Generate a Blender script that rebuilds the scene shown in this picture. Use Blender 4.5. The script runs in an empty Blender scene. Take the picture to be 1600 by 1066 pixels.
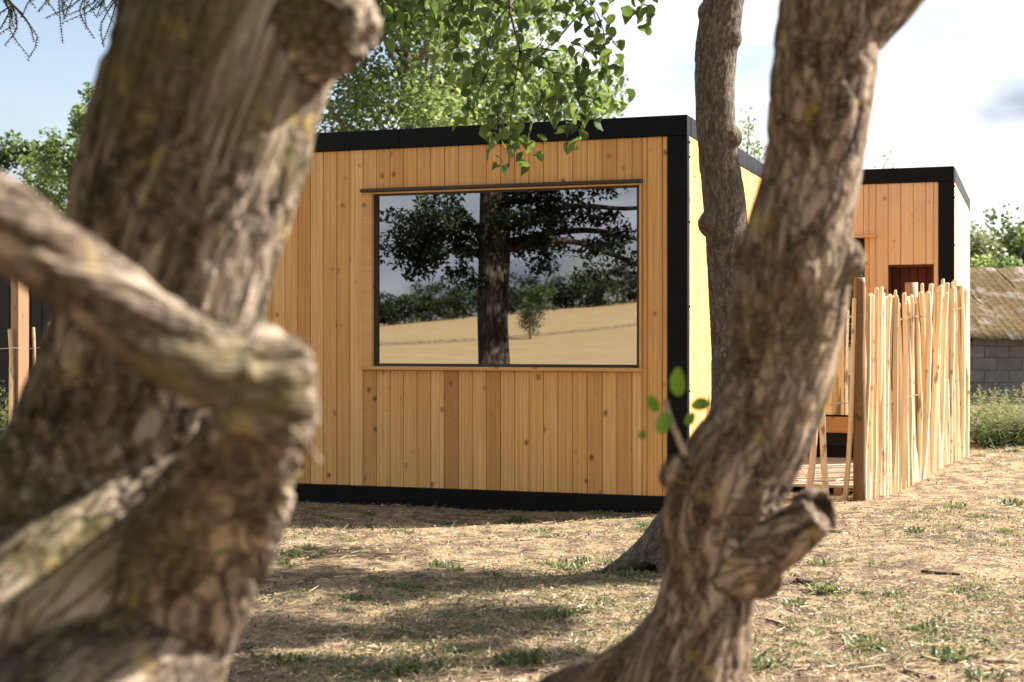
import bpy, math, random
import numpy as np
from mathutils import Vector, Matrix, Quaternion
R = math.radians
scene = bpy.context.scene
C = scene.collection

# ------------------------------------------------------------------ camera
F_PX, CX, CY, CAM_H = 2350.0, 800.0, 530.0, 1.35
cam_d = bpy.data.cameras.new('camera'); cam = bpy.data.objects.new('camera', cam_d); C.objects.link(cam)
cam.location = (0, 0, CAM_H); cam.rotation_euler = (R(90), 0, 0)
cam_d.sensor_width = 36; cam_d.lens = F_PX / 1600 * 36
cam_d.shift_y = -3 / 1600
cam_d.clip_end = 4000; cam_d.clip_start = 0.05
cam_d.dof.use_dof = True; cam_d.dof.focus_distance = 11.3; cam_d.dof.aperture_fstop = 3.2
scene.camera = cam
scene.render.resolution_x, scene.render.resolution_y = 1024, 682

# ------------------------------------------------------------------ light
SUN_EL = R(40); sh = Vector((0.95, 0.31)).normalized()
SUN = Vector((sh.x*math.cos(SUN_EL), sh.y*math.cos(SUN_EL), math.sin(SUN_EL)))
sl = bpy.data.lights.new('sun', 'SUN'); sl.energy = 4.3; sl.angle = R(0.53); sl.color = (1, 0.93, 0.82)
so = bpy.data.objects.new('sun', sl); C.objects.link(so); so.rotation_euler = SUN.to_track_quat('Z', 'Y').to_euler()
so.location = SUN * 60
world = bpy.data.worlds.new('World'); scene.world = world; world.use_nodes = True
def build_world():
    nt = world.node_tree; N = nt.nodes; L = nt.links; N.clear()
    out = N.new('ShaderNodeOutputWorld'); bg = N.new('ShaderNodeBackground'); bg.inputs['Strength'].default_value = 0.1
    sky = N.new('ShaderNodeTexSky'); sky.sky_type = 'NISHITA'; sky.sun_disc = False
    sky.sun_elevation = SUN_EL; sky.sun_rotation = math.atan2(SUN.x, SUN.y); sky.dust_density = 0.9
    tc = N.new('ShaderNodeTexCoord'); sep = N.new('ShaderNodeSeparateXYZ'); L.new(tc.outputs['Generated'], sep.inputs[0])
    mx = N.new('ShaderNodeMath'); mx.operation = 'MAXIMUM'; mx.inputs[1].default_value = 0.0; L.new(sep.outputs['Z'], mx.inputs[0])
    ad = N.new('ShaderNodeMath'); ad.operation = 'ADD'; ad.inputs[1].default_value = 0.32; L.new(mx.outputs[0], ad.inputs[0])
    dv = N.new('ShaderNodeVectorMath'); dv.operation = 'DIVIDE'
    cb = N.new('ShaderNodeCombineXYZ'); [L.new(ad.outputs[0], cb.inputs[i]) for i in range(3)]
    L.new(tc.outputs['Generated'], dv.inputs[0]); L.new(cb.outputs[0], dv.inputs[1])
    mp = N.new('ShaderNodeMapping'); mp.inputs['Location'].default_value = (3.8, -13.0, 0); L.new(dv.outputs[0], mp.inputs['Vector'])
    nz = N.new('ShaderNodeTexNoise'); nz.inputs['Scale'].default_value = 1.0; nz.inputs['Detail'].default_value = 9
    nz.inputs['Roughness'].default_value = 0.56; nz.inputs['Distortion'].default_value = 0.35
    L.new(mp.outputs[0], nz.inputs['Vector'])
    rp = N.new('ShaderNodeValToRGB'); rp.color_ramp.elements[0].position = 0.43; rp.color_ramp.elements[1].position = 0.57
    L.new(nz.outputs['Fac'], rp.inputs['Fac'])
    nz2 = N.new('ShaderNodeTexNoise'); nz2.inputs['Scale'].default_value = 2.4; nz2.inputs['Detail'].default_value = 6
    L.new(mp.outputs[0], nz2.inputs['Vector'])
    cr = N.new('ShaderNodeValToRGB'); e = cr.color_ramp.elements
    e[0].position = 0.40; e[0].color = (1.2, 1.35, 1.62, 1); e[1].position = 0.64; e[1].color = (3.7, 3.72, 3.8, 1)
    L.new(nz2.outputs['Fac'], cr.inputs['Fac'])
    mix = N.new('ShaderNodeMix'); mix.data_type = 'RGBA'
    L.new(rp.outputs['Color'], mix.inputs['Factor']); tint = N.new('ShaderNodeMix'); tint.data_type = 'RGBA'; tint.blend_type = 'MULTIPLY'; tint.inputs['Factor'].default_value = 1
    tint.inputs['B'].default_value = (0.49, 0.435, 0.40, 1); L.new(sky.outputs[0], tint.inputs['A']); L.new(tint.outputs['Result'], mix.inputs['A']); L.new(cr.outputs[0], mix.inputs['B'])
    L.new(mix.outputs['Result'], bg.inputs['Color']); L.new(bg.outputs[0], out.inputs['Surface'])
build_world()
vs = scene.view_settings; vs.view_transform = 'Standard'; vs.look = 'None'; vs.gamma = 1; vs.exposure = 2.25
vs.use_curve_mapping = False

# ------------------------------------------------------------------ helpers
rng = np.random.default_rng(7); random.seed(7)

def P(x, y, d):
    """photo pixel + distance in front of the camera -> world"""
    return Vector(((x-CX)/F_PX*d, d, CAM_H + (CY-y)/F_PX*d))

def vnoise(p, seed=0):
    p = np.asarray(p, dtype=np.float64); i = np.floor(p).astype(np.int64); f = p - i; f = f*f*(3-2*f)
    def h(ix, iy, iz):
        n = (ix*374761393 + iy*668265263 + iz*2147483647 + seed*1274126177) & 0xffffffff
        n = ((n ^ (n >> 13)) * 1274126177) & 0xffffffff
        n = ((n ^ (n >> 16)) * 2246822519) & 0xffffffff
        return ((n ^ (n >> 15)) & 0xffff) / 65535.0
    x, y, z = i[..., 0], i[..., 1], i[..., 2]; fx, fy, fz = f[..., 0], f[..., 1], f[..., 2]
    r = 0
    for a in (0, 1):
        for b in (0, 1):
            for c in (0, 1):
                r = r + h(x+a, y+b, z+c)*(fx if a else 1-fx)*(fy if b else 1-fy)*(fz if c else 1-fz)
    return r*2-1
def fbm(p, octv=4, seed=0):
    p = np.asarray(p, dtype=np.float64); s = 0; a = 0.5
    for k in range(octv):
        s = s + a*vnoise(p*(2**k), seed+k*17); a *= 0.5
    return s
def sstep(a, b, x):
    t = np.clip((x-a)/(b-a), 0, 1); return t*t*(3-2*t)

E_DIR = np.array((-0.631, -0.775)); E_LAT = np.array((-0.775, 0.631))   # the open field lies this way from the cabin
def hgt(x, y):
    x = np.asarray(x, dtype=np.float64); y = np.asarray(y, dtype=np.float64)
    p = np.stack([x, y, np.zeros_like(x)], -1)
    near = np.exp(-((x/25)**2 + ((y-10)/25)**2))
    h = 0.05*fbm(p*0.45, 2, 3)*near + near*(0.03*fbm(p*1.9, 3, 5))
    h = h + 0.16*sstep(12.6, 15.6, y)*sstep(2.4, 4.5, x)
    s = (x+0.15)*E_DIR[0] + (y-12)*E_DIR[1]; l = (x+0.15)*E_LAT[0] + (y-12)*E_LAT[1]
    t = np.clip(s-52, 0, 150)
    h = h + 0.036*t*t/(t+14) * (1 - 0.020*np.clip(l, -26, 26)) + 0.5*sstep(60, 160, s)*fbm(p*0.012, 2, 9)
    return h
def H(x, y): return float(hgt(np.array([x]), np.array([y]))[0])
def G(x, y):
    """photo pixel on the ground -> world"""
    z = 0.0
    for _ in range(12):
        d = (CAM_H - z)*F_PX/(y-CY); X = (x-CX)/F_PX*d; z = 0.5*z + 0.5*H(X, d)
    return Vector((X, d, H(X, d)))

def mesh_np(name, V, Fq, mat, attr=None, smooth=False):
    """fast mesh from numpy; Fq (n,k) faces of k corners"""
    V = np.asarray(V, dtype=np.float32); Fq = np.asarray(Fq, dtype=np.int32); n, k = Fq.shape
    me = bpy.data.meshes.new(name)
    me.vertices.add(len(V)); me.vertices.foreach_set('co', V.ravel())
    me.loops.add(n*k); me.loops.foreach_set('vertex_index', Fq.ravel())
    me.polygons.add(n); me.polygons.foreach_set('loop_start', np.arange(0, n*k, k, dtype=np.int32))
    try: me.polygons.foreach_set('loop_total', np.full(n, k, dtype=np.int32))
    except Exception: pass
    if attr is not None:
        a = me.attributes.new('tint', 'FLOAT', 'FACE'); a.data.foreach_set('value', np.asarray(attr, dtype=np.float32))
    me.update(calc_edges=True)
    if smooth: me.polygons.foreach_set('use_smooth', np.ones(n, dtype=bool))
    if mat: me.materials.append(mat)
    return me
def mesh_py(name, V, F, mat, smooth=False):
    me = bpy.data.meshes.new(name); me.from_pydata([tuple(v) for v in V], [], F); me.update()
    if smooth:
        me.polygons.foreach_set('use_smooth', np.ones(len(me.polygons), dtype=bool))
    if mat: me.materials.append(mat)
    return me
def link(name, me, parent=None, loc=None, rot=None):
    o = bpy.data.objects.new(name, me); C.objects.link(o)
    if parent: o.parent = parent
    if loc is not None: o.location = loc
    if rot is not None: o.rotation_euler = rot
    return o
def tag(o, label=None, cat=None, group=None, kind=None):
    if label: o['label'] = label
    if cat: o['category'] = cat
    if group: o['group'] = group
    if kind: o['kind'] = kind
    return o
def thing(name, label, cat, loc=(0, 0, 0), rz=0, group=None):
    return tag(link(name, None, None, loc, (0, 0, rz)), label, cat, group)

class MB:
    def __init__(s): s.V = []; s.F = []
    def add(s, V, F):
        o = len(s.V); s.V += [tuple(v) for v in V]; s.F += [tuple(i+o for i in f) for f in F]; return s
    def box(s, x0, x1, y0, y1, z0, z1):
        return s.add([(x0,y0,z0),(x1,y0,z0),(x1,y1,z0),(x0,y1,z0),(x0,y0,z1),(x1,y0,z1),(x1,y1,z1),(x0,y1,z1)],
                     [(0,3,2,1),(4,5,6,7),(0,1,5,4),(1,2,6,5),(2,3,7,6),(3,0,4,7)])
    def bbox(s, x0, x1, y0, y1, z0, z1, b=0.004):
        """box with chamfered edges"""
        xs, ys, zs = (x0, x1), (y0, y1), (z0, z1); V = []; idx = {}
        for i in (0, 1):
            for j in (0, 1):
                for k in (0, 1):
                    sx, sy, sz = (b if i == 0 else -b), (b if j == 0 else -b), (b if k == 0 else -b)
                    for a, v in enumerate(((xs[i], ys[j]+sy, zs[k]+sz), (xs[i]+sx, ys[j], zs[k]+sz), (xs[i]+sx, ys[j]+sy, zs[k]))):
                        idx[i, j, k, a] = len(V); V.append(v)
        F = []
        for i in (0, 1): F.append([idx[i,0,0,0], idx[i,0,1,0], idx[i,1,1,0], idx[i,1,0,0]][::(1 if i == 0 else -1)])
        for j in (0, 1): F.append([idx[0,j,0,1], idx[1,j,0,1], idx[1,j,1,1], idx[0,j,1,1]][::(1 if j == 0 else -1)])
        for k in (0, 1): F.append([idx[0,0,k,2], idx[0,1,k,2], idx[1,1,k,2], idx[1,0,k,2]][::(1 if k == 0 else -1)])
        for i in (0, 1):
            for j in (0, 1): F.append([idx[i,j,0,0], idx[i,j,1,0], idx[i,j,1,1], idx[i,j,0,1]][::(1 if i != j else -1)])
            for k in (0, 1): F.append([idx[i,0,k,0], idx[i,1,k,0], idx[i,1,k,2], idx[i,0,k,2]][::(1 if i == k else -1)])
        for j in (0, 1):
            for k in (0, 1): F.append([idx[0,j,k,1], idx[1,j,k,1], idx[1,j,k,2], idx[0,j,k,2]][::(1 if j != k else -1)])
        for i in (0, 1):
            for j in (0, 1):
                for k in (0, 1): F.append([idx[i,j,k,0], idx[i,j,k,1], idx[i,j,k,2]][::(1 if (i+j+k) % 2 == 0 else -1)])
        return s.add(V, F)
    def build(s, name, mat, parent=None, smooth=False, loc=None, rot=None):
        return link(name, mesh_py(name, s.V, s.F, mat, smooth), parent, loc, rot)

def catmull(pts, n):
    """pts rows of any width; n samples per span"""
    p = np.asarray(pts, dtype=float); p = np.vstack([2*p[0]-p[1], p, 2*p[-1]-p[-2]]); out = []
    for i in range(1, len(p)-2):
        for t in np.linspace(0, 1, n, endpoint=False):
            a, b, c, d = p[i-1], p[i], p[i+1], p[i+2]
            out.append(0.5*((2*b)+(c-a)*t+(2*a-5*b+4*c-d)*t*t+(3*b-a-3*c+d)*t**3))
    out.append(p[-2]); return np.array(out)
def tube(path, seg=8, n=4, cap=True, jitter=0.0, r=None):
    """path rows x,y,z,radius -> verts, faces (closed)"""
    q = catmull(path, n) if n > 1 else np.asarray(path, dtype=float)
    pos = q[:, :3]; rad = np.maximum(q[:, 3], 0.0005)
    T = np.gradient(pos, axis=0); T /= np.linalg.norm(T, axis=1)[:, None]+1e-9
    ref = np.array((1.0, 0, 0)) if abs(T[0][0]) < 0.9 else np.array((0, 1.0, 0))
    u = np.cross(T[0], ref); u /= np.linalg.norm(u); V = []
    ang = np.linspace(0, 2*np.pi, seg, endpoint=False)
    for k in range(len(pos)):
        u = u - T[k]*np.dot(u, T[k]); u /= np.linalg.norm(u); v = np.cross(T[k], u)
        rr = rad[k]*(1 + jitter*(rng.random(seg)-.5)) if jitter else np.full(seg, rad[k])
        V.append(pos[k] + np.cos(ang)[:, None]*u*rr[:, None] + np.sin(ang)[:, None]*v*rr[:, None])
    V = np.vstack(V); F = []
    for k in range(len(pos)-1):
        for s in range(seg):
            a = k*seg+s; b = k*seg+(s+1) % seg; F.append((a, b, b+seg, a+seg))
    if cap:
        F.append(tuple(range(seg))[::-1]); F.append(tuple(range((len(pos)-1)*seg, len(pos)*seg)))
    return V, F
def ptube(lst, **kw):
    """lst of (px, py, half width px, distance)"""
    rows = []
    for x, y, hw, d in lst:
        p = P(x, y, d); rows.append((p.x, p.y, p.z, hw/F_PX*d))
    BARK.append(catmull(np.array(rows), 14)); return tube(rows, **kw)
BARK = []
def bark_coords(p, stretch):
    """coordinates that follow the grain of the nearest stem: offset from its axis plus squeezed length along it"""
    pos = []; arc = []; tid = []; rad = []; tan = []
    for k, q in enumerate(BARK):
        d = np.diff(q[:, :3], axis=0); l = np.concatenate([[0], np.cumsum(np.linalg.norm(d, axis=1))])
        t = np.gradient(q[:, :3], axis=0); t /= np.linalg.norm(t, axis=1)[:, None]+1e-9
        pos.append(q[:, :3]); arc.append(l); tid.append(np.full(len(q), k)); rad.append(q[:, 3]); tan.append(t)
    pos = np.vstack(pos); arc = np.concatenate(arc); tid = np.concatenate(tid); rad = np.concatenate(rad); tan = np.vstack(tan); out = np.zeros_like(p); rr = np.zeros(len(p))
    for i in range(0, len(p), 4000):
        c = p[i:i+4000]; d = np.linalg.norm(c[:, None]-pos[None], axis=2)/rad[None]; j = d.argmin(1)
        v = c - pos[j]; al = (v*tan[j]).sum(1); off = v - tan[j]*al[:, None]
        rr[i:i+4000] = rad[j]; out[i:i+4000] = off + (arc[j]+al)[:, None]*stretch*np.array((.3, .52, .8)) + tid[j][:, None]*np.array((1.7, 3.1, .9))
    return out, rr
def blob(c, r, n=10, sq=(1, 1, 1)):
    V = [(0, 0, -1)]; F = []
    for i in range(1, n):
        a = -math.pi/2 + math.pi*i/n
        for j in range(2*n): b = math.pi*j/n; V.append((math.cos(a)*math.cos(b), math.cos(a)*math.sin(b), math.sin(a)))
    V.append((0, 0, 1)); m = 2*n
    for j in range(m): F.append((0, 1+(j+1) % m, 1+j))
    for i in range(n-2):
        for j in range(m):
            a = 1+i*m+j; b = 1+i*m+(j+1) % m; F.append((a, b, b+m, a+m))
    for j in range(m): F.append((len(V)-1, 1+(n-2)*m+j, 1+(n-2)*m+(j+1) % m))
    return [(c[0]+v[0]*r*sq[0], c[1]+v[1]*r*sq[1], c[2]+v[2]*r*sq[2]) for v in V], F

def remesh(mb, voxel, base, disp, mat, name, stretch=0.36):
    """fuse overlapping closed shapes, then push the surface in and out as bark; verts relative to base"""
    me = mesh_py('tmp', mb.V, mb.F, None); o = bpy.data.objects.new('tmp', me); C.objects.link(o)
    m = o.modifiers.new('r', 'REMESH'); m.mode = 'VOXEL'; m.voxel_size = voxel; m.use_smooth_shade = True
    s = o.modifiers.new('s', 'SMOOTH'); s.factor = 0.5; s.iterations = 2
    dg = bpy.context.evaluated_depsgraph_get(); dg.update()
    me2 = bpy.data.meshes.new_from_object(o.evaluated_get(dg))
    bpy.data.objects.remove(o); bpy.data.meshes.remove(me)
    n = len(me2.vertices); co = np.zeros(n*3, dtype=np.float32); no = np.zeros(n*3, dtype=np.float32)
    me2.vertices.foreach_get('co', co); me2.vertices.foreach_get('normal', no)
    co = co.reshape(-1, 3).astype(float); no = no.reshape(-1, 3)
    q, rr = bark_coords(co, stretch); rr = np.clip(rr/np.percentile(rr, 80), .5, 1); BARK.clear()
    co = co + no*(disp(co, q)*rr)[:, None] - np.array(base)
    me2.vertices.foreach_set('co', co.astype(np.float32).ravel()); me2.update(); me2.name = name
    me2.polygons.foreach_set('use_smooth', np.ones(len(me2.polygons), dtype=bool))
    at_ = me2.attributes.new('grain', 'FLOAT_VECTOR', 'POINT'); at_.data.foreach_set('vector', q.astype(np.float32).ravel())
    me2.materials.clear(); me2.materials.append(mat)
    return me2

# ------------------------------------------------------------------ materials
class Mat:
    def __init__(s, name):
        s.m = bpy.data.materials.new(name); s.m.use_nodes = True; s.nt = s.m.node_tree; s.N = s.nt.nodes; s.L = s.nt.links
        s.N.clear(); s.out = s.N.new('ShaderNodeOutputMaterial')
    def n(s, t, ins=None, **kw):
        nd = s.N.new('ShaderNode'+t)
        for k, v in kw.items(): setattr(nd, k, v)
        for k, v in (ins or {}).items():
            i = nd.inputs[k]
            if hasattr(v, 'is_linked') or isinstance(v, bpy.types.NodeSocket): s.L.new(v, i)
            else: i.default_value = v
        return nd
    def coord(s, scale=(1, 1, 1), rnd=0.0, loc=(0, 0, 0)):
        v = s.n('TexCoord').outputs['Object']
        if rnd:
            oi = s.n('ObjectInfo').outputs['Random']
            off = s.n('Vector' 'Math', {0: s.n('CombineXYZ', {0: oi, 1: oi, 2: oi}).outputs[0], 1: (rnd, rnd*2.3, rnd*3.7)}, operation='MULTIPLY').outputs[0]
            v = s.n('VectorMath', {0: v, 1: off}, operation='ADD').outputs[0]
        return s.n('Mapping', {'Vector': v, 'Scale': scale, 'Location': loc}).outputs[0]
    def noise(s, vec, scale, detail=4, rough=0.55, dist=0.0):
        return s.n('TexNoise', {'Vector': vec, 'Scale': scale, 'Detail': detail, 'Roughness': rough, 'Distortion': dist}).outputs['Fac']
    def ramp(s, fac, stops, interp='LINEAR'):
        r = s.n('ValToRGB', {'Fac': fac}); r.color_ramp.interpolation = interp; e = r.color_ramp.elements
        while len(e) < len(stops): e.new(0.5)
        for k, (p, c) in enumerate(stops):
            e[k].position = p; e[k].color = (*c, 1) if not np.isscalar(c) else (c, c, c, 1)
        return r.outputs['Color']
    def mix(s, fac, a, b, blend='MIX'):
        nd = s.n('Mix', data_type='RGBA', blend_type=blend)
        for k, v in (('Factor', fac), ('A', a), ('B', b)):
            if isinstance(v, bpy.types.NodeSocket): s.L.new(v, nd.inputs[k])
            elif k == 'Factor': nd.inputs[k].default_value = v
            else: nd.inputs[k].default_value = (*v, 1)
        return nd.outputs['Result']
    def math(s, op, a, b=0.0):
        nd = s.n('Math', operation=op)
        for k, v in ((0, a), (1, b)):
            if isinstance(v, bpy.types.NodeSocket): s.L.new(v, nd.inputs[k])
            else: nd.inputs[k].default_value = v
        return nd.outputs[0]
    def surf(s, color, rough=0.8, bump=None, bstr=0.3, bdist=0.01, metallic=0, spec=0.5):
        b = s.n('BsdfPrincipled', {'Roughness': rough, 'Metallic': metallic, 'Specular IOR Level': spec})
        if isinstance(color, bpy.types.NodeSocket): s.L.new(color, b.inputs['Base Color'])
        else: b.inputs['Base Color'].default_value = (*color, 1)
        if bump is not None:
            s.L.new(s.n('Bump', {'Height': bump, 'Strength': bstr, 'Distance': bdist}).outputs[0], b.inputs['Normal'])
        s.L.new(b.outputs[0], s.out.inputs['Surface']); return s.m

def wood_mat(name, tones, knots=True, knotcol=(0.15, 0.06, 0.02), axis=2, patch=False):
    m = Mat(name)
    st = [(46, 46, 1.3), (46, 1.3, 46), (1.3, 46, 46)][2-axis]
    v = m.coord(rnd=31); vg = m.n('Mapping', {'Vector': v, 'Scale': st}).outputs[0]
    g = m.noise(vg, 1.0, 5, 0.6, 0.4)
    st2 = tuple(x*0.22 for x in st)
    ring = m.n('TexWave', {'Vector': m.n('Mapping', {'Vector': v, 'Scale': st2}).outputs[0], 'Scale': 0.9, 'Distortion': 7.0, 'Detail': 2.0, 'Detail Scale': 0.6}, wave_type='BANDS', bands_direction='X').outputs['Fac']
    oi = m.n('ObjectInfo').outputs['Random']
    tone = m.ramp(oi, [(i/(len(tones)-1), t) for i, t in enumerate(tones)])
    col = m.mix(m.math('MULTIPLY', m.ramp(g, [(0.38, 0.0), (0.66, 1.0)]), 0.42), tone, tuple(t*0.66 for t in tones[0]))
    col = m.mix(m.math('MULTIPLY', ring, 0.22), col, tuple(t*0.6 for t in tones[0]))
    big = m.noise(v, 1.7, 2); col = m.mix(m.math('MULTIPLY', m.ramp(big, [(0.4, 0.0), (0.7, 1.0)]), 0.22), col, tuple(t*1.18 for t in tones[-1]))
    if knots:
        wv = m.n('VectorMath', {0: v, 1: m.n('VectorMath', {0: m.n('TexNoise', {'Vector': v, 'Scale': 30.0}).outputs['Color'], 1: (0.012, 0.012, 0.012)}, operation='MULTIPLY').outputs[0]}, operation='ADD').outputs[0]
        vo = m.n('TexVoronoi', {'Vector': m.n('Mapping', {'Vector': wv, 'Scale': (1, 1, 0.75) if axis == 2 else (0.75, 1, 1)}).outputs[0], 'Scale': 6.4}).outputs['Distance']
        kf = m.math('MULTIPLY', m.ramp(vo, [(0.05, 1.0), (0.095, 0.65), (0.17, 0.0)]), m.ramp(m.noise(v, 2.3, 1), [(0.38, 0.6), (0.55, 1.0)]))
        col = m.mix(kf, col, knotcol)
        vo2 = m.n('TexVoronoi', {'Vector': m.n('Mapping', {'Vector': wv, 'Location': (3.1, 7.7, 1.3)}).outputs[0], 'Scale': 3.6}).outputs['Distance']
        col = m.mix(m.ramp(vo2, [(0.02, 0.9), (0.055, 0.6), (0.075, 0.25), (0.12, 0.0)]), col, tuple(k*1.6 for k in knotcol))
    if patch:
        pn = m.noise(m.n('Mapping', {'Vector': v, 'Scale': (8, 8, 2.2)}).outputs[0], 1.0, 4, 0.6)
        col = m.mix(m.math('MULTIPLY', m.ramp(pn, [(0.60, 0.0), (0.66, 1.0)]), 0.8), col, (0.13, 0.065, 0.03))
    return m.surf(col, 0.62, g, 0.25, 0.003, spec=0.3)

M = {}
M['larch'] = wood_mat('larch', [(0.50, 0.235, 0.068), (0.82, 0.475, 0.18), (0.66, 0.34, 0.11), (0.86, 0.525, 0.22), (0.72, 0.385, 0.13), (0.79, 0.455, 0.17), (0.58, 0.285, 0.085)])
M['larch_bounce_lit'] = wood_mat('larch_bounce_lit', [(0.64, 0.41, 0.22), (0.71, 0.48, 0.28), (0.67, 0.44, 0.245), (0.75, 0.53, 0.32)])  # set-back cabin's bounce light is put into this paler larch colour
M['larch_trim'] = wood_mat('larch_trim', [(0.62, 0.345, 0.13), (0.67, 0.385, 0.15)], axis=0)
M['pale_wood'] = wood_mat('pale_wood', [(0.60, 0.43, 0.25), (0.76, 0.61, 0.42), (0.68, 0.51, 0.32), (0.80, 0.67, 0.50), (0.42, 0.27, 0.14), (0.72, 0.57, 0.38)], knotcol=(0.16, 0.08, 0.04), patch=True)
M['post_bark'] = wood_mat('post_bark', [(0.15, 0.08, 0.036), (0.21, 0.115, 0.05)], knotcol=(0.03, 0.015, 0.01))
M['post_timber'] = wood_mat('post_timber', [(0.30, 0.17, 0.09), (0.36, 0.21, 0.11)])
M['deck_wood'] = wood_mat('deck_wood', [(0.42, 0.36, 0.29), (0.52, 0.46, 0.38), (0.47, 0.40, 0.32)], axis=0)
M['red_wood'] = wood_mat('red_wood', [(0.10, 0.028, 0.014), (0.13, 0.036, 0.018)])
M['black_plank'] = wood_mat('black_plank', [(0.012, 0.011, 0.011), (0.03, 0.028, 0.027), (0.02, 0.018, 0.018)], knots=False)

def black_metal():
    m = Mat('black_steel'); v = m.coord(); n = m.noise(v, 7, 5); n2 = m.noise(v, 130, 2)
    return m.surf(m.ramp(n, [(0.3, (0.0025, 0.003, 0.004)), (0.75, (0.005, 0.006, 0.0075))]), m.ramp(n, [(0.3, 0.36), (0.7, 0.52)]), n2, 0.05, 0.001, spec=0.13)
M['steel'] = black_metal()
M['bronze'] = Mat('dark_bronze'); M['bronze'] = M['bronze'].surf((0.035, 0.022, 0.016), 0.4)
def glass():
    m = Mat('reflective_glass')
    g = m.n('BsdfGlossy', {'Color': (0.93, 0.95, 1.0, 1), 'Roughness': 0.0}); t = m.n('BsdfTransparent', {'Color': (0.20, 0.21, 0.22, 1)})
    mx = m.n('MixShader', {0: 0.26, 1: t.outputs[0], 2: g.outputs[0]}); m.L.new(mx.outputs[0], m.out.inputs['Surface']); return m.m
M['glass'] = glass()
M['interior'] = Mat('interior_ply').surf((0.12, 0.09, 0.06), 0.8)
M['dark_gap'] = Mat('dark_membrane').surf((0.012, 0.012, 0.013), 0.8)
M['wire'] = Mat('galvanised_wire').surf((0.5, 0.48, 0.45), 0.4, metallic=0.8)
M['hose'] = Mat('hose').surf((0.62, 0.58, 0.5), 0.5)
M['yellow'] = Mat('petal_yellow').surf((0.75, 0.38, 0.01), 0.6)

def bark(name, c0, c1, c2, moss, lichen, sc=1.0, moss_amt=0.5, lichen_amt=0.3, stretch=0.22, grain=False):
    m = Mat(name); v = m.coord(scale=(sc, sc, sc*stretch))
    if grain: v = m.n('Mapping', {'Vector': m.n('Attribute', attribute_name='grain').outputs['Vector'], 'Scale': (sc, sc, sc)}).outputs[0]
    vi = m.coord(scale=(sc, sc, sc))
    n1 = m.noise(v, 17, 6, 0.62, 0.7); n2 = m.noise(vi, 8.0, 5, 0.65); n3 = m.noise(vi, 3.2, 5, 0.62); n4 = m.noise(vi, 9, 5, 0.65)
    col = m.ramp(n1, [(0.42, c0), (0.49, c1), (0.57, c2)])
    if grain:
        vor = m.n('TexVoronoi', {'Vector': m.n('VectorMath', {0: v, 1: m.n('VectorMath', {0: m.n('TexNoise', {'Vector': v, 'Scale': 30.0, 'Detail': 3.0}).outputs['Color'], 1: (.05, .05, .05)}, operation='MULTIPLY').outputs[0]}, operation='ADD').outputs[0], 'Scale': 26.0}, feature='DISTANCE_TO_EDGE').outputs['Distance']
        plate = m.ramp(vor, [(0.02, 0.0), (0.16, 1.0)]); fine = m.noise(vi, 70, 4, 0.7)
        col = m.mix(m.math('MULTIPLY', m.math('SUBTRACT', 1.0, plate), 0.8), col, c0)
        col = m.mix(m.math('MULTIPLY', m.ramp(fine, [(0.45, 0.0), (0.62, 1.0)]), 0.4), col, c2)
        n1 = m.math('ADD', m.math('MULTIPLY', n1, 0.5), m.math('ADD', m.math('MULTIPLY', plate, 0.4), m.math('MULTIPLY', fine, 0.25)))
    col = m.mix(m.math('MULTIPLY', m.ramp(n2, [(0.4, 0.0), (0.65, 1.0)]), 0.45), col, c1)
    col = m.mix(m.math('MULTIPLY', m.ramp(n3, [(0.5, 0.0), (0.62, 1.0)]), moss_amt), col, moss)
    col = m.mix(m.math('MULTIPLY', m.ramp(n4, [(0.60, 0.0), (0.68, 1.0)]), lichen_amt), col, lichen)
    return m.surf(col, 0.9, n1, 0.75, 0.02/sc, spec=0.2)
M['bark_left'] = bark('bark_old_mossy', (0.014, 0.009, 0.006), (0.105, 0.074, 0.053), (0.37, 0.30, 0.235), (0.12, 0.10, 0.026), (0.40, 0.30, 0.08), 1.0, 0.5, 0.45, grain=True)
M['bark_right'] = bark('bark_ridged', (0.02, 0.012, 0.008), (0.14, 0.094, 0.064), (0.36, 0.275, 0.205), (0.16, 0.115, 0.045), (0.42, 0.31, 0.05), 1.3, 0.25, 0.4, grain=True)
M['bark_mid'] = bark('bark_fine', (0.035, 0.026, 0.020), (0.105, 0.080, 0.062), (0.20, 0.16, 0.125), (0.11, 0.10, 0.05), (0.2, 0.17, 0.11), 2.2, 0.25, 0.2, 0.3, grain=True)
M['bark_far'] = bark('bark_far', (0.06, 0.05, 0.04), (0.15, 0.13, 0.10), (0.24, 0.21, 0.17), (0.10, 0.10, 0.05), (0.2, 0.2, 0.12), 1.0, 0.2, 0.1)
M['bark_dark'] = bark('bark_dark', (0.02, 0.015, 0.012), (0.06, 0.047, 0.037), (0.15, 0.115, 0.085), (0.10, 0.09, 0.04), (0.25, 0.2, 0.14), 1.2, 0.3, 0.3)
M['cut_wood'] = Mat('cut_end').surf((0.20, 0.10, 0.05), 0.9)

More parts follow.
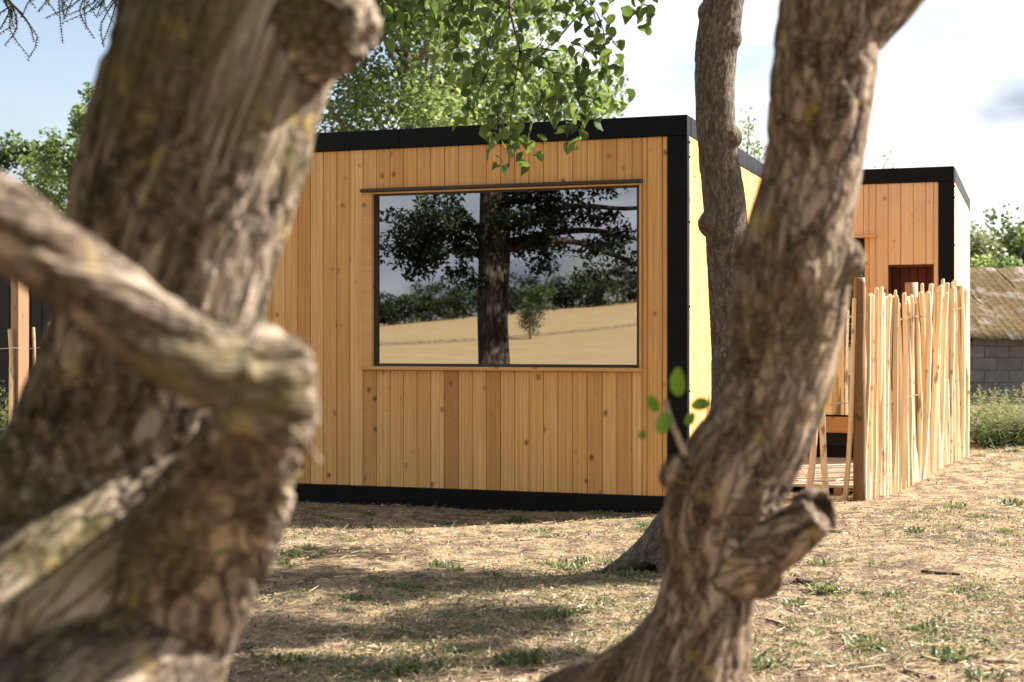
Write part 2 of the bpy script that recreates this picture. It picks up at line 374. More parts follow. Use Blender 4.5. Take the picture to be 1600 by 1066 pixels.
def leafmat(name, a, b, c, trans=0.38, attr=True):
    m = Mat(name)
    f = m.n('Attribute', attribute_name='tint').outputs['Fac'] if attr else m.n('ObjectInfo').outputs['Random']
    col = m.ramp(f, [(0.0, a), (0.5, b), (1.0, c)])
    d = m.n('BsdfPrincipled', {'Base Color': col, 'Roughness': 0.5, 'Specular IOR Level': 0.35})
    hs = m.n('HueSaturation', {'Color': col, 'Hue': 0.485, 'Saturation': 1.1, 'Value': 1.6})
    t = m.n('BsdfTranslucent', {'Color': hs.outputs[0]}); mx = m.n('MixShader', {0: trans, 1: d.outputs[0], 2: t.outputs[0]})
    m.L.new(mx.outputs[0], m.out.inputs['Surface']); return m.m
M['leaf_aspen'] = leafmat('leaf_aspen', (0.04, 0.075, 0.02), (0.08, 0.13, 0.034), (0.14, 0.19, 0.05), 0.42, False)
M['leaf_mass'] = leafmat('leaf_mass', (0.04, 0.075, 0.02), (0.08, 0.13, 0.034), (0.14, 0.19, 0.05), 0.42)
M['leaf_poplar'] = leafmat('leaf_poplar', (0.06, 0.10, 0.03), (0.125, 0.18, 0.06), (0.20, 0.25, 0.095), 0.42)
M['leaf_hedge'] = leafmat('leaf_hedge', (0.03, 0.055, 0.014), (0.055, 0.09, 0.022), (0.10, 0.135, 0.035), 0.35)
M['leaf_olive'] = leafmat('leaf_olive', (0.07, 0.085, 0.03), (0.11, 0.13, 0.05), (0.16, 0.17, 0.075), 0.35)
M['leaf_dark'] = leafmat('leaf_dark', (0.010, 0.018, 0.007), (0.02, 0.033, 0.010), (0.035, 0.052, 0.014), 0.2)
M['needle'] = leafmat('needle', (0.012, 0.020, 0.013), (0.022, 0.034, 0.020), (0.035, 0.05, 0.03), 0.1)
M['leaf_sprout'] = leafmat('leaf_sprout', (0.08, 0.16, 0.02), (0.12, 0.22, 0.03), (0.15, 0.26, 0.04), 0.45, False)
M['weed'] = leafmat('weed', (0.045, 0.075, 0.03), (0.09, 0.12, 0.045), (0.19, 0.19, 0.08), 0.3)
M['straw'] = leafmat('straw', (0.13, 0.085, 0.05), (0.36, 0.27, 0.165), (0.56, 0.45, 0.30), 0.15)
M['litter'] = leafmat('litter', (0.05, 0.032, 0.02), (0.20, 0.135, 0.08), (0.50, 0.39, 0.26), 0.15)
M['stick'] = bark('stick_bark', (0.10, 0.07, 0.05), (0.26, 0.195, 0.135), (0.44, 0.35, 0.25), (0.2, 0.16, 0.1), (0.5, 0.42, 0.3), 4.0, 0.2, 0.2)
M['stick_dark'] = bark('stick_dark_bark', (0.03, 0.02, 0.015), (0.08, 0.055, 0.04), (0.14, 0.10, 0.07), (0.07, 0.07, 0.03), (0.2, 0.16, 0.1), 4.0, 0.2, 0.1)

def ground_mat():
    m = Mat('dry_ground'); v = m.coord()
    a = m.noise(v, 0.55, 4, 0.6); b = m.noise(v, 6.5, 7, 0.68); c = m.noise(v, 42, 5, 0.7); d = m.noise(v, 1.7, 5, 0.62, 0.3)
    straw = m.ramp(c, [(0.30, (0.12, 0.08, 0.048)), (0.5, (0.27, 0.198, 0.118)), (0.72, (0.42, 0.328, 0.214))])
    soil = m.ramp(c, [(0.3, (0.048, 0.034, 0.023)), (0.55, (0.12, 0.085, 0.058)), (0.75, (0.25, 0.19, 0.135))])
    col = m.mix(m.ramp(b, [(0.46, 0.0), (0.57, 1.0)]), soil, straw)
    col = m.mix(m.math('MULTIPLY', m.ramp(d, [(0.50, 0.0), (0.60, 1.0)]), 0.75), col, straw)
    col = m.mix(m.math('MULTIPLY', m.ramp(a, [(0.52, 0.0), (0.64, 1.0)]), m.math('MULTIPLY', m.ramp(b, [(0.45, 0.0), (0.6, 1.0)]), 0.35)), col, (0.13, 0.14, 0.05))
    hgt_ = m.math('ADD', m.math('MULTIPLY', b, 0.6), m.math('MULTIPLY', c, 0.4))
    return m.surf(col, 0.95, hgt_, 0.9, 0.05, spec=0.15)
M['ground'] = ground_mat()
def field_mat():
    m = Mat('stubble_field'); v = m.coord()
    a = m.noise(v, 0.03, 4, 0.6); b = m.noise(v, 0.5, 6, 0.65)
    rows = m.n('TexWave', {'Vector': v, 'Scale': 0.09, 'Distortion': 3.0, 'Detail': 2.0}, wave_type='BANDS', bands_direction='X').outputs['Fac']
    col = m.ramp(b, [(0.3, (0.34, 0.235, 0.105)), (0.7, (0.50, 0.36, 0.185))])
    col = m.mix(m.math('MULTIPLY', rows, 0.25), col, (0.40, 0.28, 0.14)); col = m.mix(m.math('MULTIPLY', a, 0.3), col, (0.62, 0.48, 0.29))
    return m.surf(col, 0.95, b, 0.5, 0.1, spec=0.1)
M['field'] = field_mat()
def block_mat():
    m = Mat('concrete_block'); v = m.coord(rnd=9); a = m.noise(v, 4, 5); b = m.noise(v, 60, 3)
    oi = m.n('ObjectInfo').outputs['Random']
    col = m.ramp(a, [(0.3, (0.10, 0.10, 0.098)), (0.7, (0.17, 0.167, 0.16))]); col = m.mix(m.math('MULTIPLY', oi, 0.3), col, (0.21, 0.205, 0.195))
    return m.surf(col, 0.95, b, 0.5, 0.01, spec=0.1)
M['block'] = block_mat()
M['mortar'] = Mat('mortar').surf((0.15, 0.145, 0.135), 0.95)
def moss_roof():
    m = Mat('mossy_sheet'); v = m.coord(rnd=5); a = m.noise(v, 1.3, 6, 0.65); b = m.noise(v, 14, 5, 0.7)
    sheet = m.ramp(b, [(0.3, (0.09, 0.07, 0.06)), (0.7, (0.24, 0.20, 0.175))])
    moss = m.ramp(b, [(0.3, (0.03, 0.02, 0.009)), (0.5, (0.078, 0.053, 0.022)), (0.7, (0.145, 0.105, 0.048))])
    return m.surf(m.mix(m.ramp(a, [(0.38, 0.0), (0.48, 1.0)]), sheet, moss), 0.95, b, 0.8, 0.04, spec=0.1)
M['moss_roof'] = moss_roof()
M['rust'] = Mat('brown_edge').surf((0.14, 0.075, 0.045), 0.8)
M['slate'] = Mat('dark_slate').surf((0.035, 0.035, 0.042), 0.6)
M['grey_clad'] = Mat('grey_cladding').surf((0.13, 0.135, 0.15), 0.7)

# ------------------------------------------------------------------ ground and field
def spaced(lo, hi, fine0, fine1, step, grow=1.18):
    a = list(np.arange(fine0, fine1+1e-6, step)); s = step; x = fine1
    while x < hi: s *= grow; x += s; a.append(x)
    s = step; x = fine0; pre = []
    while x > lo: s *= grow; x -= s; pre.append(x)
    return np.array(pre[::-1]+a)
def field_mask(X, Y):
    s = (X+0.15)*E_DIR[0] + (Y-12)*E_DIR[1]; return sstep(33, 36, s)
def ground():
    xs = spaced(-1600, 1600, -5.5, 7.5, 0.085); ys = spaced(-1600, 1600, 4.5, 20, 0.085)
    X, Y = np.meshgrid(xs, ys); Z = hgt(X, Y) - 0.12*field_mask(X, Y)
    V = np.stack([X, Y, Z], -1).reshape(-1, 3); ny, nx = X.shape
    i = (np.arange(ny-1)[:, None]*nx + np.arange(nx-1)[None]).ravel()
    o = link('ground', mesh_np('ground', V, np.stack([i, i+1, i+nx+1, i+nx], -1), M['ground'], smooth=True)); tag(o, kind='structure')
ground()
def field():
    ss = np.arange(34.5, 260, 2.0); ls = np.arange(-170, 171, 2.5)
    S, Lg = np.meshgrid(ss, ls); X = -0.15 + S*E_DIR[0] + Lg*E_LAT[0]; Y = 12 + S*E_DIR[1] + Lg*E_LAT[1]
    V = np.stack([X, Y, hgt(X, Y)], -1).reshape(-1, 3); ny, nx = X.shape
    i = (np.arange(ny-1)[:, None]*nx + np.arange(nx-1)[None]).ravel()
    o = link('field', mesh_np('field', V, np.stack([i, i+nx, i+nx+1, i+1], -1), M['field'], smooth=True)); tag(o, kind='structure')
field()

# ------------------------------------------------------------------ timber cabins
ANG = R(-19.2); UX = np.array((math.cos(ANG), math.sin(ANG))); VX = np.array((-math.sin(ANG), math.cos(ANG)))
C1 = np.array(P(1075, 530, 11.54))[:2]
C2 = np.array(P(1491, 530, 15.67))[:2]
def front_local(px, py, corner, off=0.0):
    """pixel on the plane of a cabin's front (pushed back by off) -> local x, z"""
    r = np.array(((px-CX)/F_PX, 1.0)); A = np.array([r, -UX]).T; b = corner + off*VX
    d, u = np.linalg.solve(A, b); return u, CAM_H + (CY-py)/F_PX*d
TOPZ, FAS, BASE = 3.07, 0.155, 0.135

_bm = {}
def board(parent, x0, x1, z0, z1, y, mat, th=0.02, gap=0.0035, face='front', name='board'):
    """a vertical board with chamfered edges; face front: runs in x at depth y; face side: runs in y at x = y arg"""
    w, h = x1-x0-gap, z1-z0; key = (round(w, 3), round(h, 3), mat.name, face)
    if key not in _bm:
        mb = MB(); mb.bbox(-w/2, w/2, -th, 0, 0, h, 0.0045); me = mesh_py('board', mb.V, mb.F, mat); _bm[key] = me
    o = link(name, _bm[key], parent)
    j = (random.random()-.5)*0.003
    if face == 'front': o.location = ((x0+x1)/2, y+j, z0)
    else: o.location = (y+j, (x0+x1)/2, z0); o.rotation_euler = (0, 0, R(90))
    return o

def steel_frame(t, length, depth, right_flange=True):
    s = M['steel']
    for xa, xb in ((-length, -length*.52-.0015), (-length*.52+.0015, 0)): MB().bbox(xa, xb, -0.03, 0.10, TOPZ-FAS, TOPZ, 0.003).build('fascia', s, t)   # front, in two lengths
    MB().bbox(-0.098, 0.004, 0.102, depth, TOPZ-FAS, TOPZ-0.002, 0.004).build('fascia', s, t)                # right side
    MB().bbox(-length-0.004, -length+0.098, 0.102, depth, TOPZ-FAS, TOPZ-0.002, 0.004).build('fascia', s, t)
    MB().bbox(-0.155, 0.002, -0.028, 0.045, 0.0, TOPZ-FAS-0.002, 0.004).build('corner_post', s, t)
    MB().bbox(-length-0.002, -length+0.155, -0.028, 0.045, 0.0, TOPZ-FAS-0.002, 0.004).build('corner_post', s, t)
    MB().bbox(-0.11, 0.000, depth-0.05, depth+0.02, 0.0, TOPZ-FAS-0.002, 0.004).build('corner_post', s, t)
    MB().bbox(-length+0.157, -0.157, -0.026, 0.06, -0.02, BASE, 0.004).build('base_beam', s, t)
    MB().bbox(-0.09, -0.002, 0.047, depth-0.052, -0.02, BASE, 0.004).build('base_beam', s, t)
    # shell
    MB().box(-length+0.02, -0.03, 0.06, depth-0.02, TOPZ-0.08, TOPZ-0.02).build('roof', s, t)
    MB().box(-length+0.01, -0.01, depth-0.048, depth, 0.0, TOPZ-0.082).build('back_wall', M['interior'], t)
    MB().box(-length+0.01, -length+0.04, 0.05, depth-0.05, 0.0, TOPZ-0.082).build('left_wall', M['interior'], t)
    MB().box(-0.075, -0.04, 0.05, depth-0.05, 0.02, TOPZ-0.082).build('right_wall', M['interior'], t)
    MB().box(-length+0.042, -0.077, 0.07, depth-0.05, 0.05, 0.10).build('floor', M['interior'], t)
    k = 0
    for z in (TOPZ-FAS-0.05, 2.75, 2.25, 1.6, 0.95, 0.4):
        V, F = tube([(0.002, 0.028, z, 0.009), (0.012, 0.028, z, 0.008)], 8, 1); MB().add(V, F).build('bolt', s, t)

def sheet_with_holes(t, x0, x1, z0, z1, holes, y0, y1, mat):
    """backing wall behind the boards, openings left free"""
    mb = MB(); xs = sorted({x0, x1} | {h[0] for h in holes} | {h[1] for h in holes})
    for a, b in zip(xs[:-1], xs[1:]):
        zz = z0
        for h in sorted(holes, key=lambda q: q[2]):
            if h[0] <= a and b <= h[1]:
                if h[2] > zz: mb.box(a, b, y0, y1, zz, h[2])
                zz = h[3]
        if z1 > zz: mb.box(a, b, y0, y1, zz, z1)
    mb.build('front_wall', mat, t)

def cabin_one():
    t = thing('timber_cabin', 'larch-clad cabin with a large reflecting picture window and black steel frame', 'cabin', (C1[0], C1[1], 0), ANG)
    LEN, DEP = 4.62, 5.6; steel_frame(t, LEN, DEP)
    xl, _ = front_local(568, 500, C1); xr, _ = front_local(1003.5, 500, C1)
    _, zt = front_local(785, 289, C1); _, zb = front_local(785, 579, C1)
    pl, _ = front_local(583, 500, C1); pr, _ = front_local(1000, 500, C1)
    _, zpt = front_local(785, 297, C1); _, zpb = front_local(785, 573.5, C1)
    sheet_with_holes(t, -LEN+0.05, -0.04, 0.02, TOPZ-0.082, [(pl, pr, zpb, zpt)], 0.012, 0.05, M['dark_gap'])
    # boards, lined up with the window's left edge
    w = 0.1205; x = xl; xs = []
    while x > -LEN+0.155: x -= w
    while x < -0.157: xs.append(x); x += w
    for x in xs:
        a, b = max(x, -LEN+0.157), min(x+w, -0.157)
        if b-a < 0.02: continue
        if b <= xl+0.01 or a >= xr-0.01: board(t, a, b, BASE+0.002, TOPZ-FAS-0.002, 0.010, M['larch'])
        else:
            if b > xr+0.01:
                board(t, a, xr, zt+0.004, TOPZ-FAS-0.002, 0.010, M['larch']); board(t, a, xr, BASE+0.002, zb-0.004, 0.010, M['larch'])
                board(t, xr, b, BASE+0.002, TOPZ-FAS-0.002, 0.010, M['larch'])
            else:
                board(t, a, b, zt+0.004, TOPZ-FAS-0.002, 0.010, M['larch']); board(t, a, b, BASE+0.002, zb-0.004, 0.010, M['larch'])
    # window
    wn = MB().bbox(xl+0.001, pl, -0.032, 0.06, zpb, zpt, 0.003).build('window', M['larch_trim'], t)       # left jamb carries the rest
    MB().bbox(pr, xr-0.001, -0.032, 0.06, zpb, zpt, 0.003).build('jamb', M['larch_trim'], wn)
    MB().bbox(xl+0.001, xr-0.001, -0.032, 0.06, zpt+0.001, zt-0.026, 0.003).build('head', M['larch_trim'], wn)
    MB().bbox(xl-0.012, xr+0.008, -0.05, 0.008, zt-0.024, zt+0.002, 0.004).build('drip_bar', M['bronze'], wn)
    MB().bbox(xl-0.006, xr+0.006, -0.048, 0.06, zb-0.002, zpb-0.001, 0.004).build('sill', M['larch_trim'], wn)
    f = MB(); fy0, fy1 = 0.022, 0.056
    f.box(pl, pl+0.032, fy0, fy1, zpb, zpt).box(pr-0.032, pr, fy0, fy1, zpb, zpt).box(pl+0.033, pr-0.033, fy0, fy1, zpb, zpb+0.022).box(pl+0.033, pr-0.033, fy0, fy1, zpt-0.012, zpt)
    f.build('frame', M['bronze'], wn)
    MB().box(pl+0.034, pr-0.034, 0.040, 0.046, zpb+0.023, zpt-0.013).build('pane', M['glass'], wn)
    # boards on the sunlit side
    y = 0.047
    while y < DEP-0.06:
        b = min(y+w, DEP-0.052)
        zj = 2.62 if int(y/w) % 3 == 1 else None
        if zj: board(t, y, b, BASE+0.002, zj-0.002, -0.018, M['larch'], face='side'); board(t, y, b, zj, TOPZ-FAS-0.002, -0.018, M['larch'], face='side')
        else: board(t, y, b, BASE+0.002, TOPZ-FAS-0.002, -0.018, M['larch'], face='side')
        y += w
cabin_one()

def cabin_two():
    t = thing('timber_cabin', 'larch cabin with a dark red opening, set back behind the paling fence', 'cabin', (C2[0], C2[1], 0.08), ANG)
    LEN, DEP = 2.6, 3.95; steel_frame(t, LEN, DEP); z0 = -0.08
    ox0, _ = front_local(1388, 450, C2); ox1, _ = front_local(1459, 450, C2); _, oz1 = front_local(1420, 414, C2); oz1 += z0; oz0 = 0.72
    dx1, _ = front_local(1358, 450, C2); _, dz1 = front_local(1350, 372, C2); dz1 += z0; dx0 = dx1-0.85
    bz = 0.60
    sheet_with_holes(t, -LEN+0.05, -0.04, 0.30, TOPZ-0.082, [(dx0, dx1, 0.30, dz1), (ox0, ox1, oz0, oz1)], 0.012, 0.05, M['dark_gap'])
    w = 0.128; x = -0.157; top = TOPZ-FAS-0.002; m = M['larch_bounce_lit']
    cuts = sorted({ox0, ox1, dx0, dx1})
    while x > -LEN+0.157:
        a = max(x-w, -LEN+0.157); c = [q for q in cuts if a+0.012 < q < x-0.012]; edges = [a]+c+[x]
        for p, q in zip(edges[:-1], edges[1:]):
            mid = (p+q)/2
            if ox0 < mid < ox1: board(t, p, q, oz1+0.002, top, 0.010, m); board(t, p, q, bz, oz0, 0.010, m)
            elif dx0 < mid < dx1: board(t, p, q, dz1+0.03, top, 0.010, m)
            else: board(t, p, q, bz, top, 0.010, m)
        x -= w
    # low opening, bench beam and plinth under the boards
    MB().bbox(-LEN+0.157, -0.157, -0.03, 0.03, 0.27, 0.44, 0.004).build('bench_beam', M['larch_trim'], t)
    MB().box(-LEN+0.157, -0.157, 0.032, 0.05, 0.136, 0.268).build('plinth', M['dark_gap'], t)
    # recess of dark red boards
    r = MB().box(ox0+0.001, ox1-0.001, 0.34, 0.36, oz0, oz1).build('opening', M['red_wood'], t)
    n = 5; ww = (ox1-ox0)/n
    for k in range(n): board(r, ox0+k*ww, ox0+(k+1)*ww, oz0+0.01, oz1-0.01, 0.338, M['red_wood'])
    for q in (ox0, ox1-0.02): MB().box(q+0.0005, q+0.0195, 0.052, 0.33, oz0, oz1).build('reveal', M['red_wood'], r)
    MB().box(ox0+0.021, ox1-0.021, 0.052, 0.33, oz1-0.02, oz1-0.001).build('reveal', M['red_wood'], r)
    MB().box(ox0+0.021, ox1-0.021, 0.052, 0.33, oz0, oz0+0.02).build('reveal', M['red_wood'], r)
    # door
    d = MB().bbox(dx1-0.045, dx1-0.001, -0.018, 0.05, 0.45, dz1, 0.003).build('door', M['larch_trim'], t)
    MB().bbox(dx0+0.001, dx0+0.045, -0.018, 0.05, 0.45, dz1, 0.003).build('jamb', M['larch_trim'], d)
    MB().box(dx0+0.046, dx1-0.046, 0.02, 0.03, 0.46, dz1-0.002).build('pane', M['glass'], d)
    MB().bbox(dx0-0.06, dx1+0.085, -0.07, 0.009, dz1+0.001, dz1+0.028, 0.004).build('lintel', M['larch_trim'], d)
    y = 0.047; w = 0.1205
    while y < DEP-0.06:
        b = min(y+w, DEP-0.052); board(t, y, b, BASE+0.002, top, -0.018, m, face='side'); y += w
cabin_two()

# ------------------------------------------------------------------ deck
def deck():
    o = C1 + 1.9*VX + 0.012*UX; t = thing('timber_deck', 'pale grey plank deck between the two cabins', 'deck', (o[0], o[1], 0), ANG)
    n = 25; w = 0.125
    for k in range(n):
        mb = MB(); ln = 0.98+0.166*(k*w+0.28)+0.02*random.random(); mb.bbox(0, ln, k*w, k*w+w-0.006, 0.058, 0.084+0.003*random.random(), 0.003); mb.build('plank', M['deck_wood'], t)
    MB().box(0.05, 0.12, 0, n*w-0.01, -0.04, 0.056).build('joist', M['post_timber'], t); MB().box(0.85, 0.92, 0, n*w-0.01, -0.04, 0.056).build('joist', M['post_timber'], t)
deck()

# ------------------------------------------------------------------ paling fences
def pale_mesh(L, r, k):
    rr = random.Random(k); rows = []; bx, by = rr.uniform(-.03, .03), rr.uniform(-.03, .03)
    for i in range(6):
        f = i/5; rows.append((bx*math.sin(f*3.1)+rr.uniform(-.006, .006), by*math.sin(f*2.6)+rr.uniform(-.006, .006), f*L, r*(1.12-0.3*f)*rr.uniform(.9, 1.1)))
    rows.append((rows[-1][0], rows[-1][1], L+0.012, r*0.45))
    V, F = tube(rows, 7, 1); me = mesh_py('pale', V, F, M['pale_wood'], False); return me
PALES = [pale_mesh(1.70+0.03*(k % 4), 0.021+0.0035*(k % 3), k) for k in range(12)]
def wire_path(pts, amp=0.012):
    rows = []
    for i, p in enumerate(pts): rows.append((p[0]+amp*((-1)**i)*0.5, p[1]-0.028*((-1)**i), p[2]+random.uniform(-.012, .012), 0.0032))
    return rows
def fence():
    A = np.array(G(1343, 783)); B = np.array((4.69, 15.50, H(4.69, 15.50))); Lf = np.array(A[:2] - 1.0*UX)
    t = thing('paling_fence', 'cleft chestnut paling fence wired together in front of the set-back cabin', 'fence', tuple(A), 0)
    n = 53; tops = []
    for k in range(n):
        f = (k+0.35+random.uniform(-.25, .25))/n; p = A[:2]*(1-f)+B[:2]*f; z = H(p[0], p[1])
        o = link('pale', random.choice(PALES), t, (p[0]-A[0], p[1]-A[1], z-A[2]-0.03))
        lean = 0.03*math.sin(k*0.26)+random.uniform(-.022, .022)
        o.rotation_euler = (random.uniform(-.02, .02), lean + 0.012, random.uniform(0, 6.28)); s = random.uniform(.98, 1.05); o.scale = (random.uniform(.75, 1.2), random.uniform(.75, 1.1), s)
        o.rotation_mode = 'ZYX' if False else 'XYZ'; tops.append((p[0]-A[0], p[1]-A[1], z-A[2]))
    left = []
    for k, f in enumerate((0.12, 0.27, 0.42, 0.60, 0.80, 0.97)):
        p = A[:2]*(1-f)+Lf*f; z = H(p[0], p[1]); left.append((p[0]-A[0], p[1]-A[1], z-A[2]))
        o = link('pale', PALES[k], t, (p[0]-A[0], p[1]-A[1], z-A[2]-0.03)); o.rotation_euler = (0, random.uniform(-.01, .06), random.uniform(-1, 1))
    for zz in (0.16, 0.80, 1.52):
        rows = wire_path([(p[0], p[1], p[2]+zz) for p in left[::-1]] + [(0, 0, zz)] + [(p[0], p[1], p[2]+zz) for p in tops])
        V, F = tube(rows, 4, 1); MB().add(V, F).build('wire', M['wire'], t)
        rows2 = [(x, y+2*(0.0) + (0.03 if i % 2 else -0.03), z+0.004, r) for i, (x, y, z, r) in enumerate(rows)]
        V, F = tube(rows2, 4, 1); MB().add(V, F).build('wire', M['wire'], t)
    V, F = tube([(0, 0, -0.1, 0.055), (0.004, 0, 0.6, 0.052), (-0.006, 0, 1.2, 0.05), (0, 0, 1.80, 0.048), (0, 0, 1.815, 0.03)], 12, 3, jitter=0.12)
    tag(MB().add(V, F).build('post', M['post_bark'], t, True), 'dark barked corner post')
    for f, r, hh in ((0.50, 0.062, 1.84), (0.985, 0.06, 1.76)):
        p = A[:2]*(1-f)+B[:2]*f - 0.07*UX; z = H(p[0], p[1])
        V, F = tube([(p[0]-A[0], p[1]-A[1], z-A[2]-.1, r), (p[0]-A[0]+.01, p[1]-A[1], z-A[2]+1, r), (p[0]-A[0], p[1]-A[1], z-A[2]+hh, r*.95)], 12, 3, jitter=0.08)
        MB().add(V, F).build('post', M['post_timber'], t, True)
    # loop of pale hose on the ground inside the fence, and a yellow flower at the post
    c = G(1243, 768); rows = []
    for k in range(22):
        a = k/21*math.pi*1.5-0.3; rows.append((0.10*math.cos(a), 0.03*math.sin(a*2), 0.10+0.11*math.sin(a), 0.007))
    h = MB().add(*tube(rows, 6, 2)); o = h.build('hose', M['hose'], None, True, tuple(c + Vector((0, 0, 0.0)))); tag(o, 'thin pale hose looped on the ground by the open pales', 'hose')
    g = G(1329, 782); fl = thing('yellow_flower', 'small yellow flower at the foot of the dark fence post', 'flower', tuple(g))
    MB().add(*tube([(0, 0, -.01, .003), (.004, 0, .05, .003), (0, 0, .075, .003)], 5, 2)).build('stem', M['weed'], fl)
    for k in range(6):
        a = k*math.pi/3; mb = MB(); c_, s_ = math.cos(a), math.sin(a)
        mb.add([(0, 0, .075), (.02*c_-.012*s_, .02*s_+.012*c_, .085), (.042*c_, .042*s_, .078), (.02*c_+.012*s_, .02*s_-.012*c_, .085)], [(0, 1, 2, 3)]); mb.build('petal', M['yellow'], fl)
fence()

# ------------------------------------------------------------------ leaves and trees
def leaf_quads(P3, size, up=0.35, aspect=0.62, r=None, droop=0.0):
    """folded diamond leaves at points P3 -> verts, faces (2 tris each as a bent quad pair)"""
    r = r or rng; n = len(P3); d = r.normal(size=(n, 3)); d[:, 2] = d[:, 2]*0.7 - droop; d /= np.linalg.norm(d, axis=1)[:, None]
    nn = r.normal(size=(n, 3)); nn[:, 2] += up*3; s = np.cross(d, nn); s /= np.linalg.norm(s, axis=1)[:, None]+1e-9
    nrm = np.cross(s, d); L = size*r.uniform(.7, 1.25, n)[:, None]; w = L*aspect*0.5
    b = P3 - d*L*.5; tip = P3 + d*L*.5; mid = P3 - nrm*L*0.08
    V = np.stack([b, mid*0.25+0.75*P3 + s*w + nrm*L*.06, tip, mid*0.25+0.75*P3 - s*w + nrm*L*.06], 1).reshape(-1, 3)
    i = np.arange(n)*4
    Fq = np.stack([np.stack([i, i+1, i+2], -1), np.stack([i, i+2, i+3], -1)], 1).reshape(-1, 3)
    return V, Fq
def crown_mesh(name, pts, base, size, mat, tint=None, **kw):
    pts = np.asarray(pts); V, Fq = leaf_quads(pts, size, **kw)
    t = rng.random(len(pts)) if tint is None else np.clip(tint + rng.normal(0, .15, len(pts)), 0, 1)
    return mesh_np(name, V-np.array(base), Fq, mat, np.repeat(t, 2))
def clump_points(centres, radii, n_each, shell=0.45):
    out = []; tint = []
    for c, r_, n in zip(centres, radii, n_each):
        v = rng.normal(size=(n, 3)); v /= np.linalg.norm(v, axis=1)[:, None]; q = rng.random(n)**shell
        out.append(np.array(c) + v*q[:, None]*np.array(r_)); tint.append(np.full(n, rng.uniform(.15, .85)))
    return np.vstack(out), np.concatenate(tint)

def broad_tree(name, label, base, height, crown_r, leaf, n_leaf, mat, barkm, trunk_r=0.2, low=0.25, clumps=40, group=None, ascending=False, lean=(0, 0), density=0.42, keep=None):
    base = Vector(base); t = thing(name, label, 'tree', tuple(base), 0, group)
    mb = MB(); top = Vector((lean[0], lean[1], height*0.93))
    rows = [(0, 0, -0.15, trunk_r*1.35), (0.02, 0, 0.25, trunk_r)]
    for f in (.25, .5, .75, 1): rows.append((top.x*f+random.uniform(-.1, .1)*f, top.y*f+random.uniform(-.1, .1)*f, top.z*f, trunk_r*(1-.88*f)))
    mb.add(*tube(rows, 9, 3)); cen = []; rad = []
    nl = max(6, clumps//4)
    for k in range(nl):
        f = low + (0.95-low)*(k+0.5)/nl; a = k*2.4+random.uniform(-.5, .5); z0 = f*height*0.9
        prof = math.sin(math.pi*min(1, max(0.08, (f-low*0.7)/(1.08-low*0.7)))**0.75); ln = crown_r*prof*random.uniform(.75, 1.1)
        rise = (1.0 if ascending else .35)*ln*random.uniform(.7, 1.4); bx, by = top.x*f, top.y*f
        e = (bx+math.cos(a)*ln, by+math.sin(a)*ln, min(z0+rise, height*1.0)); mid = (bx+math.cos(a)*ln*.5, by+math.sin(a)*ln*.5, z0+rise*.35)
        mb.add(*tube([(bx, by, z0, trunk_r*(1-.85*f)*.55), (*mid, trunk_r*.28*(1-.6*f)), (*e, trunk_r*.07)], 6, 3))
        m = max(2, clumps//nl)
        for j in range(m):
            g = random.uniform(.3, 1.05); q = np.array((bx, by, z0))*(1-g)+np.array(e)*g + np.random.default_rng(k*99+j+int(abs(base.x)*50)).normal(0, crown_r*.16, 3)
            cen.append(q); s = crown_r*random.uniform(.6, 1.25)*density; rad.append((s, s, s*(1.15 if ascending else .75)))
    link('trunk', mesh_py('trunk', mb.V, mb.F, barkm, True), t)
    wts = np.array([r_[0]**2 for r_ in rad]); ne = np.maximum(6, (n_leaf*wts/wts.sum()).astype(int))
    pts, tint = clump_points(cen, rad, ne)
    ok = pts[:, 2] > 0.3
    if keep is not None: ok &= keep(pts + np.array(base))
    o = link('crown', crown_mesh('crown', pts[ok], (0, 0, 0), leaf, mat, tint[ok]), t); o['kind'] = 'stuff'
    return t

def at(x, d, z=None): 
    X = (x-CX)/F_PX*d; return (X, d, H(X, d) if z is None else z)
# poplars behind the cabin roof
broad_tree('poplar_tree', 'broad sunlit poplar rising behind the larch cabin roof', at(632, 31), 12.5, 2.8, 0.13, 44000, M['leaf_poplar'], M['bark_far'], .24, .15, 150, ascending=True, density=.26)
broad_tree('poplar_tree', 'poplar with ragged crown edge standing clear against white cloud', at(780, 34), 13.0, 2.3, 0.13, 36000, M['leaf_poplar'], M['bark_far'], .22, .15, 130, ascending=True, density=.26)
broad_tree('poplar_tree', 'leaning young poplar with thin ascending branches above the black shed', at(150, 36), 7.6, 1.4, 0.15, 6500, M['leaf_poplar'], M['bark_far'], .12, .2, 44, ascending=True, density=.26)
broad_tree('poplar_tree', 'low bushy poplar behind the black shed roof', at(95, 38), 5.9, 1.5, 0.15, 7000, M['leaf_poplar'], M['bark_far'], .12, .15, 44, ascending=True, density=.28)
broad_tree('poplar_tree', 'slim dark green poplar beyond the black shed', at(2, 40), 6.9, 1.1, 0.15, 6500, M['leaf_hedge'], M['bark_far'], .12, .15, 36, ascending=True, density=.32)
broad_tree('birch_tree', 'bare wispy tree top showing over the far cabin', at(1378, 45), 6.9, 1.3, 0.10, 700, M['leaf_olive'], M['bark_far'], .07, .3, 44, ascending=True, density=.3)
broad_tree('birch_tree', 'sparse tree seen between the slim trunk and the ridged trunk', at(1168, 42), 8.2, 1.1, 0.10, 1500, M['leaf_poplar'], M['bark_far'], .07, .3, 44, ascending=True, density=.3)
